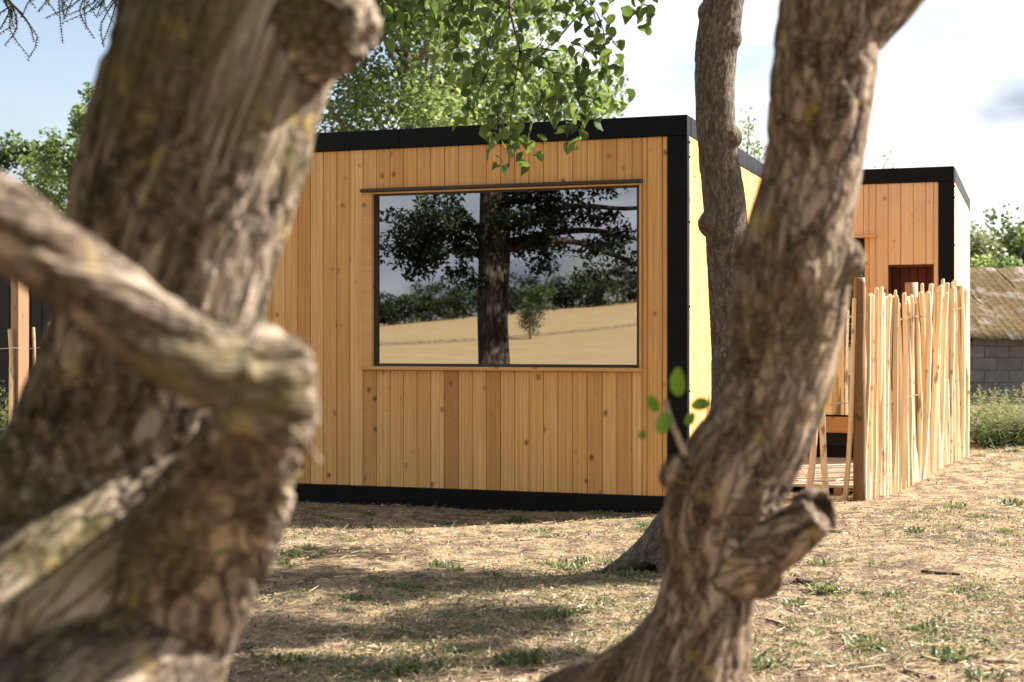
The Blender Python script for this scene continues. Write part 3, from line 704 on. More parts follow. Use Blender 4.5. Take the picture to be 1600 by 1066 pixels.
# trees beyond the mossy shed
broad_tree('willow_tree', 'pale olive tree beside the far cabin corner', at(1528, 47), 5.0, 1.5, 0.16, 6000, M['leaf_olive'], M['bark_far'], .12, .05, 40)
broad_tree('hedge_tree', 'dense green tree beyond the mossy shed roof', at(1580, 52), 5.4, 2.3, 0.18, 9000, M['leaf_hedge'], M['bark_far'], .16, .05, 56)
broad_tree('hedge_tree', 'bright yellow-green bush just behind the mossy shed roof', at(1566, 40), 3.7, 1.2, 0.15, 5000, M['leaf_poplar'], M['bark_far'], .10, .05, 36)
broad_tree('hedge_tree', 'green tree behind the slate-roofed grey building', at(1660, 56), 5.8, 2.6, 0.2, 8000, M['leaf_hedge'], M['bark_far'], .16, .05, 50)

# ------------------------------------------------------------------ old leaning tree (left foreground)
def ridge(p, q, f, amp, seed):
    w = q + 0.012*np.stack([fbm(p*16, 2, seed+5), fbm(p*16, 2, seed+6), fbm(p*16, 2, seed+7)], -1)
    n = np.minimum(1, np.abs(fbm(w*f, 3, seed))/0.17); n2 = np.minimum(1, np.abs(fbm(w*f*2.1, 2, seed+2))/0.15)
    return amp*(n-0.8) + amp*0.4*(n2-0.8) + amp*0.45*fbm(p*6, 2, seed+9) + amp*0.35*fbm(q*f*3, 2, seed+3) + amp*0.35*fbm(p*26, 2, seed+4)
def crown_for(t, base, limbs, clumps, n, size, mat, name='crown', r=0.6):
    c = [Vector(x) for x in clumps]
    pts, tint = clump_points([tuple(x) for x in c], [(r*random.uniform(.7, 1.2),)*2+(r*.6,) for _ in c], [n//len(c)]*len(c), .5)
    o = link(name, crown_mesh(name, pts, base, size, mat, tint), t); o['kind'] = 'stuff'; return o

def left_tree():
    b0 = P(30, 530, 2.55); base = (b0.x, b0.y, H(b0.x, b0.y))
    t = thing('old_tree', 'thick mossy leaning tree trunk with a bent broken limb in front', 'tree', base)
    mb = MB()
    mb.add(*ptube([(470, -420, 150, 2.75), (430, -200, 165, 2.65), (372, 0, 172, 2.55), (328, 150, 172, 2.5), (288, 300, 170, 2.5), (258, 450, 162, 2.52), (228, 600, 172, 2.58), (200, 750, 205, 2.62), (150, 900, 220, 2.6), (105, 1066, 240, 2.5), (60, 1300, 260, 2.5), (20, 1720, 330, 2.5)], seg=28, n=6))
    # broken stub at upper right of the trunk
    mb.add(*ptube([(400, 70, 95, 2.5), (480, 50, 85, 2.45), (540, 45, 68, 2.42), (572, 52, 44, 2.4)], seg=16, n=5))
    mb.add(*blob(P(548, 30, 2.42), 0.052)); mb.add(*blob(P(520, -60, 2.45), 0.075))
    # stem of the low limb and its elbow
    mb.add(*ptube([(120, 1500, 190, 2.5), (170, 1250, 165, 2.48), (215, 1080, 125, 2.46), (268, 940, 118, 2.42), (335, 810, 108, 2.32), (385, 710, 88, 2.16), (412, 615, 72, 1.98)], seg=20, n=6))
    rk = random.Random(4)
    for _ in range(14): mb.add(*blob(P(425+rk.uniform(-55, 45), 610+rk.uniform(-55, 95), 1.90+rk.uniform(-.03, .04)), rk.uniform(.016, .03), 6))
    mb.add(*blob(P(425, 600, 1.93), 0.060)); mb.add(*blob(P(448, 565, 1.95), 0.034)); mb.add(*blob(P(455, 640, 1.93), 0.040)); mb.add(*blob(P(400, 560, 1.92), 0.046)); mb.add(*blob(P(425, 735, 2.2), 0.045))
    mb.add(*ptube([(330, 765, 95, 2.5), (215, 838, 102, 2.44), (90, 922, 112, 2.37), (-60, 1025, 120, 2.3), (-240, 1150, 132, 2.22), (-300, 1450, 170, 2.2), (-310, 1800, 200, 2.2)], seg=20, n=6))
    mb.add(*ptube([(290, 1000, 75, 2.42), (205, 1050, 105, 2.34), (105, 1120, 130, 2.26), (30, 1270, 150, 2.2), (-10, 1550, 170, 2.18), (-20, 1850, 200, 2.18)], seg=20, n=6))
    # limb coming back up towards the upper left
    mb.add(*ptube([(430, 600, 60, 1.93), (345, 576, 66, 1.9), (245, 522, 64, 1.84), (130, 438, 62, 1.76), (0, 346, 62, 1.66), (-180, 222, 62, 1.55), (-420, 60, 58, 1.42)], seg=20, n=6))
    disp = lambda p, q: ridge(p, q, 14, 0.016, 41)
    link('trunk', remesh(mb, 0.0065, base, disp, M['bark_left'], 'trunk'), t)
    BARK.clear(); V, F = ptube([(452, 668, 5, 1.9), (475, 690, 4, 1.88), (500, 722, 3.2, 1.87)], seg=6, n=3); MB().add(V-np.array(base), F).build('twig', M['stick'], t)
    tp = P(470, -420, 2.75); mb2 = MB()
    for e in ((-1.6, 2.4, 4.6), (0.1, 3.2, 4.9), (-0.6, 1.2, 5.2), (0.5, 2.2, 4.4), (-2.9, 1.9, 3.4), (-1.6, 0.1, 4.1), (-1.4, -1.6, 3.6), (-.4, -1.4, 3.2), (-2.8, -1.2, 3.0)):
        mb2.add(*tube([(tp.x, tp.y, tp.z-.1, .14), ((tp.x+e[0])/2, (tp.y+e[1])/2, (tp.z+e[2])/2+.2, .08), (*e, .02)], 8, 4))
    mb2.V = [tuple(np.array(v)-np.array(base)) for v in mb2.V]; mb2.build('limb', M['bark_dark'], t, True)
    crown_for(t, base, None, [(-1.6+random.gauss(0, .5), 2.4+random.gauss(0, .6), 4.6+random.gauss(0, .3)) for _ in range(10)] + [(0.1+random.gauss(0, .5), 2.6+random.gauss(0, .5), 5.0+random.gauss(0, .25)) for _ in range(8)]
              + [(-2.9+random.gauss(0, .4), 1.4+random.uniform(-2, 2), random.uniform(1.2, 4.6)) for _ in range(40)] + [(-1.4+random.gauss(0, .8), .2+random.gauss(0, .6), 4.0+random.gauss(0, .4)) for _ in range(22)]  # unseen leaf clumps added at the left and overhead to darken the trunk
              + [(random.uniform(-3.4, .3), random.uniform(-2.6, -.7), random.uniform(1.9, 4.4)) for _ in range(34)], 36000, .115, M['leaf_mass'])  # more unseen clumps added behind the camera to cut fill light
left_tree()

# ------------------------------------------------------------------ ridged tree (right foreground)
def right_tree():
    BARK.clear()
    D = 3.35; b0 = P(1040, 530, D); base = (b0.x, b0.y, H(b0.x, b0.y))
    t = thing('gnarled_tree', 'gnarled curving tree trunk with yellow lichen and a hollow cut stub', 'tree', base)
    mb = MB()
    mb.add(*ptube([(1390, -330, 56, D+.1), (1350, -170, 66, D+.05), (1306, -30, 78, D), (1290, 90, 82, D), (1279, 190, 78, D), (1265, 290, 76, D), (1250, 360, 82, D), (1240, 430, 88, D), (1229, 520, 86, D), (1214, 600, 82, D), (1184, 680, 82, D), (1140, 750, 88, D), (1112, 820, 80, D), (1108, 890, 72, D), (1098, 970, 80, D), (1068, 1080, 102, D), (1045, 1250, 135, D), (1030, 1640, 190, D)], seg=24, n=6))
    mb.add(*ptube([(1320, 40, 70, D), (1390, -30, 62, D), (1470, -110, 52, D-.05), (1600, -220, 44, D-.1), (1800, -330, 30, D-.15)], seg=16, n=5))    # fork to the right
    mb.add(*blob(P(1322, 405, D-.04), 0.046)); mb.add(*blob(P(1250, 430, D-.08), 0.055)); mb.add(*blob(P(1162, 400, D), 0.03))
    mb.add(*ptube([(1110, 905, 58, D-.02), (1170, 876, 50, D-.05), (1225, 840, 42, D-.08), (1262, 814, 36, D-.10), (1278, 802, 32, D-.11)], seg=18, n=5))   # cut stub
    mb.add(*blob(P(1062, 742, D-.02), 0.045)); mb.add(*blob(P(1190, 900, D-.04), 0.05))
    mb.add(*ptube([(1095, 960, 62, D+.02), (1000, 1040, 48, D+.12), (900, 1085, 46, D+.22), (760, 1150, 40, D+.34), (600, 1260, 36, D+.42), (480, 1560, 34, D+.5)], seg=16, n=5))   # low side stem
    disp = lambda p, q: ridge(p, q, 17, 0.0125, 77)
    link('trunk', remesh(mb, 0.006, base, disp, M['bark_right'], 'trunk'), t)
    # hollow end of the cut stub: a rough ring with a sunken dark heart
    c = P(1281, 800, D-.10); ax = Vector((.55, -.75, .28)).normalized(); q = Vector((0, 0, 1)).rotation_difference(ax)
    V = []; F = []; n = 20
    for ring, (rr, zz) in enumerate(((.047, -.040), (.048, .000), (.042, .008), (.036, .000), (.031, -.03), (.024, -.06))):
        for k in range(n):
            a = 2*math.pi*k/n; j = 1+.14*math.sin(3*a+ring)+.08*random.uniform(-1, 1); V.append(tuple(q @ Vector((math.cos(a)*rr*j, math.sin(a)*rr*j*1.08, zz)) + c - Vector(base)))
    for r_ in range(5):
        for k in range(n): F.append((r_*n+k, r_*n+(k+1) % n, (r_+1)*n+(k+1) % n, (r_+1)*n+k))
    ce = link('cut_end', mesh_py('cut_end', V, F, M['stick_dark'], True), t)
    V, F = blob(tuple(q @ Vector((-.008, -.012, -.052)) + c - Vector(base)), .03, 6); link('heartwood', mesh_py('heartwood', V, F, M['cut_wood'], True), ce)
    # sprout of fresh leaves
    V, F = ptube([(1072, 712, 7, D-.05), (1058, 680, 6, D-.06), (1046, 650, 5, D-.06), (1040, 625, 4, D-.06)], seg=6, n=3)
    s = MB().add(V-np.array(base), F).build('sprout', M['stick'], t, True)
    for x, y, w, h, rot in ((1060, 598, 17, 27, 0.1), (1096, 632, 22, 12, -.2), (1036, 662, 17, 22, .5), (1004, 680, 9, 8, .2), (1022, 632, 13, 18, -.6), (1078, 655, 11, 14, .4)):
        p = P(x, y, D-.07+random.uniform(-.03, .03)) - Vector(base); a, b_ = .8*w/F_PX*D, .8*h/F_PX*D; V = [(0, .002, 0)]
        for k in range(10):
            an = 2*math.pi*k/10; V.append((math.cos(an)*a*.92, -.35*a*abs(math.cos(an)), math.sin(an)*b_*(1.2 if k in (2, 3) else 1)))
        link('leaf', mesh_py('leaf', V, [(0, 1+k, 1+(k+1) % 10) for k in range(10)], M['leaf_sprout'], True), s, tuple(p), (random.uniform(-.4, .4), rot, random.uniform(-.5, .5)))
    tp = P(1390, -330, D+.1); mb2 = MB(); tq = P(1800, -330, D-.15)
    for o_, e in ((tp, (0.2, 3.1, 4.6)), (tp, (1.2, 4.1, 4.8)), (tp, (0.9, 2.3, 5.0)), (tq, (2.5, 4.7, 4.5)), (tq, (2.2, 4.2, 4.7))):
        mb2.add(*tube([(o_.x, o_.y, o_.z-.05, .07 if o_ is tp else .04), ((o_.x+e[0])/2, (o_.y+e[1])/2, (o_.z+e[2])/2+.15, .045), (*e, .012)], 8, 4))
    mb2.V = [tuple(np.array(v)-np.array(base)) for v in mb2.V]; mb2.build('limb', M['bark_dark'], t, True)
    crown_for(t, base, None, [(0.9+random.gauss(0, .6), 3.4+random.gauss(0, .6), 4.7+random.gauss(0, .25)) for _ in range(10)] + [(2.4+random.gauss(0, .4), 4.7+random.gauss(0, .35), 4.6+random.gauss(0, .25)) for _ in range(5)], 2600, .075, M['leaf_mass'], r=.5)
right_tree()

# ------------------------------------------------------------------ slim aspen with the hanging branch
def round_leaf(k, mat):
    rr = random.Random(k); V = [(0, 0, 0)]; n = 12; L = 0.034
    for i in range(n):
        a = 2*math.pi*i/n; rad = L*(1.0 + (.28 if i == 0 else 0) + rr.uniform(-.05, .05)); x, y = math.cos(a)*rad, math.sin(a)*rad*.93
        V.append((x + L*.9, y, .010*abs(y)/L + rr.uniform(-.002, .002) - .006*(x/L)**2))
    V[0] = (L*.9, 0, -.003)
    V += [(0, -.0009, 0), (-.035, -.0009, .012), (-.035, .0009, .012), (0, .0009, 0)]
    return mesh_py('leaf', V, [(0, 1+i, 1+(i+1) % n) for i in range(n)] + [(n+1, n+2, n+3, n+4)], mat, False)
LEAVES = [round_leaf(k, M['leaf_aspen']) for k in range(6)]
def aspen():
    BARK.clear()
    D = 9.0; b0 = P(1085, 530, D); base = (b0.x, b0.y, H(b0.x, b0.y)); B = np.array(base)
    t = thing('aspen_tree', 'slim grey-brown trunk beside the cabin corner with a drooping leafy branch', 'tree', base)
    mb = MB(); zb = CY + (CAM_H-base[2])/D*F_PX
    mb.add(*ptube([(1150, -560, 22, D), (1160, -330, 28, D), (1150, -140, 31, D), (1131, 0, 32.5, D), (1119, 80, 33, D), (1117, 150, 31, D), (1121, 230, 31, D), (1131, 310, 33, D), (1138, 400, 34, D), (1142, 500, 33, D), (1146, 600, 34, D), (1140, 700, 38, D), (1120, 780, 48, D), (1098, 840, 66, D), (1080, zb+10, 95, D)], seg=20, n=6))
    mb.add(*ptube([(1095, 800, 50, D), (1050, 838, 40, D-.05), (1005, 868, 24, D-.10), (965, 886, 12, D-.16), (935, 896, 3, D-.22)], seg=12, n=5))      # root flare
    mb.add(*ptube([(1110, 800, 40, D), (1150, 850, 34, D-.2), (1190, 895, 16, D-.35)], seg=12, n=4))
    mb.add(*ptube([(1100, 800, 40, D), (1075, 850, 36, D-.2), (1040, 905, 18, D-.3)], seg=12, n=4))
    for x, y in ((1112, 20), (1138, 215), (1118, 250), (1112, 350), (1138, 60)): mb.add(*blob(P(x, y, D-.03), 0.085, 8))
    link('trunk', remesh(mb, 0.013, base, lambda p, q: ridge(p, q, 30, 0.007, 21), M['bark_mid'], 'trunk'), t)
    # limbs above the frame
    z = lambda y: CAM_H + (CY-y)/F_PX*D
    top = P(1155, -420, D); m2 = MB()
    ends = [(0.0, 8.2, 5.6), (2.6, 9.6, 5.6), (4.0, 9.1, 4.75), (0.9, 10.6, 6.4), (1.6, 8.2, 6.6), (4.4, 8.7, 4.9), (3.2, 8.4, 5.0), (4.0, 10.4, 4.75), (5.0, 10.4, 4.9)]
    for e in ends:
        s = P(1150, random.uniform(-430, -120), D); m2.add(*tube([(s.x, s.y, s.z, .06), ((s.x+e[0])/2, (s.y+e[1])/2, (s.z+e[2])/2+.35, .045), (*e, .01)], 8, 4))
    s = P(1150, -150, D); hb = P(800, -40, 8.3)
    m2.add(*tube([(s.x, s.y, s.z, .055), (0.7, 8.7, s.z+.42, .045), (0.2, 8.4, s.z+.30, .032), (hb.x, hb.y, hb.z, .013)], 8, 5))
    m2.V = [tuple(np.array(v)-B) for v in m2.V]; m2.build('limb', M['bark_dark'], t, True)
    cl = [(e[0]+random.gauss(0, .45), e[1]+random.gauss(0, .45), max(e[2]+random.gauss(0, .25), 4.45)) for e in ends for _ in range(4 if e[0] < 3.1 else 1)]
    crown_for(t, base, None, cl, 8500, .075, M['leaf_mass'], r=.5)
    shade_clumps = [(random.uniform(3.9, 6.3), 10.35+random.gauss(0, .10), 4.85+random.gauss(0, .12)) for _ in range(7)] + [(random.uniform(3.7, 5.6), 8.9+random.gauss(0, .14), 4.85+random.gauss(0, .12)) for _ in range(5)] + [(random.uniform(3.8, 5.2), 7.8+random.gauss(0, .12), 4.8+random.gauss(0, .12)) for _ in range(4)]  # unseen leaf clumps added to the crown to cast strips of shade
    crown_for(t, base, None, shade_clumps, 8000, .085, M['leaf_mass'], r=.34)
    crown_for(t, base, None, [(random.uniform(3.8, 5.7), random.uniform(7.6, 10.1), 4.85+random.gauss(0, .15)) for _ in range(14)], 2400, .085, M['leaf_mass'], r=.2)  # small out-of-view clumps added to dapple the ground with shade
    # hanging branch: twigs follow the photo, the leaves sit along them
    d0 = 8.3
    twigs = [   # pixel paths
        [(800, -40), (796, 10), (806, 55), (812, 80), (806, 120), (800, 165), (797, 205), (795, 262)],
        [(812, 80), (835, 100), (862, 112), (872, 140), (880, 175), (888, 205)],
        [(812, 80), (838, 75), (850, 60)], [(796, 10), (775, 35), (762, 70), (765, 105), (750, 130)],
        [(862, 112), (890, 120), (915, 150), (925, 185)], [(806, 120), (785, 150), (778, 190), (800, 215), (812, 225)],
        [(780, -40), (720, 0), (700, 40), (718, 80), (728, 120)], [(760, -40), (680, -10), (640, 15), (612, 30), (606, 42)],
        [(800, -40), (880, -20), (925, 10), (945, 60), (940, 110), (948, 135)], [(925, 10), (935, 45), (952, 95)],
        [(880, -20), (960, -10), (995, 5), (1002, 18)], [(880, -20), (862, 20), (868, 35)],
        [(720, 0), (690, 10), (660, 18)], [(765, 105), (745, 150), (735, 180)], [(800, 165), (775, 195), (770, 215)],
        [(838, 75), (880, 80), (900, 70), (925, 85)], [(872, 140), (850, 160), (842, 185)], [(760, -40), (735, 10), (745, 50)],
        [(915, 150), (945, 160), (952, 150)], [(680, -10), (640, -5), (600, 10)], [(796, 10), (815, 20), (850, 5)], [(925, 185), (905, 195), (895, 208)]]
    pm = MB(); spots = []
    for k, tw in enumerate(twigs):
        dd = d0 + random.uniform(-.25, .25)*(1 if k else 0); rows = []
        for i, (x, y) in enumerate(tw):
            w = (2.2 if k == 0 else 1.5)*(1-.75*i/len(tw)); p = P(x, y, d0 + (dd-d0)*min(1, i/2)); rows.append((p.x, p.y, p.z, w/F_PX*d0))
        pm.add(*tube(rows, 5, 4)); q = catmull(np.array(rows), 10)[:, :3]
        ln = np.linalg.norm(np.diff(q, axis=0), axis=1).sum(); m = int(ln*(52 if k else 30))
        for _ in range(m):
            f = random.random()**(.75 if k else .6); p = q[int(f*(len(q)-1))]; spots.append(Vector(p) + Vector((random.gauss(0, .055), random.gauss(0, .09), random.gauss(-.01, .045))))
    pm.V = [tuple(np.array(v)-B) for v in pm.V]; br = pm.build('hanging_branch', M['bark_dark'], t, True)
    random.shuffle(spots); extra = []
    for i, p in enumerate(spots):
        if i < 300:
            o = link('leaf', LEAVES[i % 6], br, tuple(p-Vector(base))); o.rotation_euler = (random.uniform(-.9, .9), random.uniform(.2, 1.5), random.uniform(0, 6.28)); s = random.uniform(.6, 1.2); o.scale = (s, s*random.uniform(.8, 1.05), s*random.uniform(.6, 3))
        else: extra.append(p)
    V = []; F = []; tint = []
    for p in extra:
        V0 = [(math.cos(a)*.033, math.sin(a)*.031, .006*abs(math.sin(a))) for a in np.linspace(0, 2*math.pi, 10, endpoint=False)]
        mt = Matrix.Rotation(random.uniform(0, 6.28), 3, 'Z') @ Matrix.Rotation(random.uniform(.2, 1.5), 3, 'Y') @ Matrix.Rotation(random.uniform(-.9, .9), 3, 'X')
        o = len(V); V += [tuple(mt @ Vector(v) + p - Vector(base)) for v in V0]
        for k in range(1, 9): F.append((o, o+k, o+k+1)); 
        tint += [random.random()]*8
    if V: o = link('leaf_mass', mesh_np('leaf_mass', np.array(V), np.array(F), M['leaf_mass'], np.array(tint)), br); o['kind'] = 'stuff'
aspen()

# ------------------------------------------------------------------ conifer reaching in at the upper left
def conifer():
    base = (-6.4, 12.6, H(-6.4, 12.6)); B = np.array(base); t = thing('conifer_tree', 'dark conifer with drooping needle twigs against the blue sky', 'tree', base)
    mb = MB().add(*tube([(0, 0, -.1, .26), (0, 0, 1, .2), (.1, 0, 4.5, .15), (0, .1, 9, .03)], 10, 4)); tips = []
    r = random.Random(5)
    def bough(z0, a, ln, drop):
        e = (math.cos(a)*ln, math.sin(a)*ln, z0-drop); mid = (e[0]*.55, e[1]*.55, z0+.15)
        rows = [(0, 0, z0, .05), (*mid, .03), (*e, .008)]; mb.add(*tube(rows, 6, 5)); q = catmull(np.array(rows), 12)[:, :3]
        for k in range(int(ln*15)):
            f = r.uniform(.3, 1); p = q[int(f*(len(q)-1))]; l = r.uniform(.15, .42); side = np.array((r.gauss(0, .18), r.gauss(0, .18), -l)); tips.append((p, p+side*.55+np.array((r.gauss(0, .07), r.gauss(0, .07), 0)), p+side))
    for k in range(22): bough(4.9+k*.19, k*2.4, 3.2*(1-k/26), .5)
    for e, dr in (((-3.0, 11.9), .75), ((-3.4, 11.6), .75), ((-3.15, 12.5), .45), ((-3.9, 12.0), .80), ((-3.3, 12.2), .6)):
        dx, dy = e[0]-base[0], e[1]-base[1]; bough(4.75, math.atan2(dy, dx), math.hypot(dx, dy), dr)
    V = []; F = []; tn = []
    for a, m, b in tips:
        mb.add(*tube([(*a, .006), (*m, .004), (*b, .002)], 4, 2)); q = catmull(np.array([a, m, b]), 9)
        for p in q:
            for j in range(15):
                an = r.uniform(0, 6.28); d = np.array((math.cos(an), math.sin(an), -.7))*r.uniform(.014, .028); s = np.cross(d, (0, 0, 1.0)); s = s/np.linalg.norm(s)*.0035; o = len(V)
                V += [p-s, p+s, p+d]; F.append((o, o+1, o+2)); tn.append(r.random())
    link('trunk', mesh_py('trunk', mb.V, mb.F, M['bark_dark'], True), t)
    o = link('crown', mesh_np('crown', np.array(V), np.array(F), M['needle'], np.array(tn)), t); o['kind'] = 'stuff'
conifer()

# ------------------------------------------------------------------ what the window mirrors: tree, hedge and bush by the field
NRM = np.array((math.sin(ANG), -math.cos(ANG)))          # outward normal of the cabin front
def mirrored(px, dist):
    """pixel column on the window + total path length -> ground position of the mirrored thing"""
    u, _ = front_local(px, 530, C1, .043); hit = C1 + .043*VX + u*UX; d = hit/np.linalg.norm(hit); r_ = d - 2*np.dot(d, NRM)*NRM
    q = hit + r_*(dist - np.linalg.norm(hit)); return float(q[0]), float(q[1])
def walnut():
    x, y = mirrored(771, 23.5); base = (x, y, H(x, y)); B = np.array(base)
    t = thing('broadleaf_tree', 'big dark tree with a stout trunk mirrored in the window', 'tree', base)
    mb = MB().add(*tube([(0, 0, -.15, .36), (0, 0, .15, .29), (0.02, 0, .8, .255), (0, .02, 1.8, .24), (.03, 0, 2.9, .25), (.0, 0, 4.2, .20), (0, .1, 6, .08)], 18, 6))
    r = random.Random(11); cen = []; side = np.array((-VX[1], VX[0])); lat = np.array((0.80, -0.60))
    spec = [(-1, 2.5, 1.4, .1), (1, 2.7, 3.6, -.55), (1, 3.0, 3.3, .6), (-1, 2.9, 1.2, .1), (1, 3.5, 2.4, 1.2), (-1, 3.8, 1.2, .9), (1, 2.8, 4.3, .1)]
    for sgn, z0, ln, rise in spec:
        a = math.atan2(lat[1]*sgn, lat[0]*sgn) + r.uniform(-.35, .35); e = np.array((math.cos(a)*ln, math.sin(a)*ln, z0+rise))
        rows = [(0, 0, z0, .07), (e[0]*.35, e[1]*.35, z0+.25+rise*.2, .045), (e[0]*.7, e[1]*.7, z0+rise*.55, .03), (*e, .01)]; mb.add(*tube(rows, 8, 5, jitter=.1)); q = catmull(np.array(rows), 10)[:, :3]
        for k in range(22): cen.append(q[int(r.uniform(.12, 1)*(len(q)-1))] + np.array((r.gauss(0, .3), r.gauss(0, .3), r.gauss(.1, .35))))
    for k in range(240):
        a = r.uniform(0, 6.28); rr = 3.7*math.sqrt(r.random()); cen.append(np.array((math.cos(a)*rr+2.4, math.sin(a)*rr+.8, r.uniform(4.4, 7.4))))  # out-of-view upper crown, shifted sunward to keep the trunk shaded
    link('trunk', mesh_py('trunk', mb.V, mb.F, M['bark_dark'], True), t)
    cen = [c for c in cen if c[2] > 2.2]
    rad = [(r.uniform(.18, .42),)*2 + (r.uniform(.12, .26),) for _ in cen]
    pts, tint = clump_points(cen, rad, [130]*len(cen))
    o = link('crown', crown_mesh('crown', pts, (0, 0, 0), .105, M['leaf_dark'], tint, aspect=.42, droop=.5), t); o['kind'] = 'stuff'
walnut()
def field_edge():
    x, y = mirrored(828, 112); broad_tree('bush_tree', 'small lone bushy tree out in the stubble field', (x, y, H(x, y)), 2.4, 1.3, .12, 2600, M['leaf_dark'], M['bark_far'], .09, .25, 30)
    k = 0
    for px in range(520, 1090, 19):
        D = 196 + 14*random.random(); x, y = mirrored(px+random.uniform(-6, 6), D); hgt_t = random.uniform(2.8, 4.6) if k % 4 else random.uniform(4.6, 6.2)
        broad_tree('hedgerow_tree', ['dark green hedgerow tree along the top of the field', 'pale willowy hedgerow tree along the top of the field'][k % 5 == 2], (x, y, H(x, y)-.1), hgt_t, 2.6, .42, 1100,
                   M['leaf_hedge'] if k % 5 == 2 else M['leaf_dark'], M['bark_far'], .15, .03, 24, group='trees in the far hedgerow')
        k += 1
    # grassy baulk across the stubble
    V = []; tn = []; pts = []
    for i in range(7000):
        px = random.uniform(560, 1020); D = 106 + 34*((px-560)/460)**2 + random.gauss(0, .6); x, y = mirrored(px, D); pts.append((x, y, H(x, y)+random.uniform(0, .22)))
    o = link('grass_strip', crown_mesh('grass_strip', np.array(pts), (0, 0, 0), .085, M['straw'])); tag(o, 'dark strip of rough grass crossing the stubble field', 'grass', kind='stuff')
field_edge()

# ------------------------------------------------------------------ black shed and fence at far left
def shed_left():
    X0, X1, Yd = (-190-CX)/F_PX*21, (215-CX)/F_PX*21, 21.0
    t = thing('black_shed', 'black weatherboarded shed behind the mossy trunk', 'shed', (X0, Yd, 0)); L = X1-X0; h = 2.98
    MB().box(0, L, 0.03, 3.0, -.1, h-.02).build('wall', M['dark_gap'], t); x = 0
    while x < L:
        w = random.uniform(.13, .17); mb = MB(); mb.bbox(0, w-.012, -.022-random.uniform(0, .012), .028, -.05, h-.03, .004); mb.build('board', M['black_plank'], t, loc=(x, 0, 0)); x += w
    MB().bbox(-.1, L+.1, -.16, 3.15, h-.018, h+.07, .01).build('roof', M['rust'], t)
shed_left()
def fence_left():
    A = P(-90, 530, 17.6); A.z = H(A.x, A.y); t = thing('paling_fence', 'short paling fence with a square timber post before the black shed', 'fence', tuple(A))
    k = 0
    for px, w in ((-80, 0), (-55, 0), (-35, 0), (-12, 0), (14, 0), (36, 0), (50, 0), (75, 0), (98, 0), (125, 0), (150, 0)):
        p = P(px, 530, 17.6+.004*px); z = H(p.x, p.y); me = PALES[(k*5) % 12]; o = link('pale', me, t, (p.x-A.x, p.y-A.y, z-A.z-.03)); o.scale = (1.15, 1.15, .86+.02*(k % 3)); o.rotation_euler = (0, random.uniform(-.02, .02), k); k += 1
    p = P(31, 530, 17.75); mb = MB(); mb.bbox(-.075, .075, -.075, .075, -.1, 2.35, .006); mb.build('post', M['post_timber'], t, loc=(p.x-A.x, p.y-A.y, -A.z), rot=(0, 0, R(-38)))
    for zz in (.3, 1.25):
        q = P(155, 530, 17.65); V, F = tube(wire_path([(0+(q.x-A.x)*f, -.02, zz) for f in np.linspace(0, 1, 14)]), 4, 1); MB().add(V, F).build('wire', M['wire'], t)
fence_left()

# ------------------------------------------------------------------ block shed with the mossy roof, grey building
def shed_right():
    Yw = 27.5; X0 = (1500-CX)/F_PX*Yw; L = 4.2; z0 = H(X0+1, Yw)-.05
    t = thing('block_shed', 'low concrete-block shed under a mossy corrugated roof', 'shed', (X0, Yw, z0)); n = 9; eave = 1.30-z0
    ch = .225; bw = .45; rows = int(eave/ch)+1
    MB().box(0.01, L-.01, .022, 4.2, 0, eave).build('core', M['mortar'], t)
    blk = MB().bbox(.006, bw-.006, 0, .02, .006, ch-.006, .004); me = mesh_py('block', blk.V, blk.F, M['block'])
    for r_ in range(rows):
        x = -(.225 if r_ % 2 else 0)
        while x < L-.3:
            if x >= 0: link('block', me, t, (x, random.uniform(-.004, .002), r_*ch-.02))
            x += bw
    # roof sheets: corrugated, sloping up and away
    a = 3.5; rise = 1.5; w = .95; k = 0; x = -.1
    while x < L:
        V = []; F = []; nx, ny = 40, 8
        for j in range(ny):
            for i in range(nx):
                fx, fy = i/(nx-1), j/(ny-1); lump = .03*fbm(np.array([[(x+fx*w)*2.2, fy*7, k*.3]]), 3, 8)[0]
                V.append((fx*w, -.28+fy*(a+.28), fy*rise + .0045*math.sin(fx*2*math.pi*7) + lump*2.8))
        for j in range(ny-1):
            for i in range(nx-1): q = j*nx+i; F.append((q, q+1, q+nx+1, q+nx))
        o = link('roof_sheet', mesh_py('roof_sheet', V, F, M['moss_roof'], True), t, (x, 0, eave+.03+.004*(k % 2)))
        sm = o.modifiers.new('thick', 'SOLIDIFY'); sm.thickness = .012
        k += 1; x += w-.02
    # gable fill behind
    MB().add([(0.02, 0.02, eave), (0.02, a, eave), (.02, a, eave+rise-.08), (L-.02, .02, eave), (L-.02, a, eave), (L-.02, a, eave+rise-.08)], [(0, 2, 1), (3, 4, 5), (1, 2, 5, 4)]).build('gable', M['mortar'], t)
shed_right()
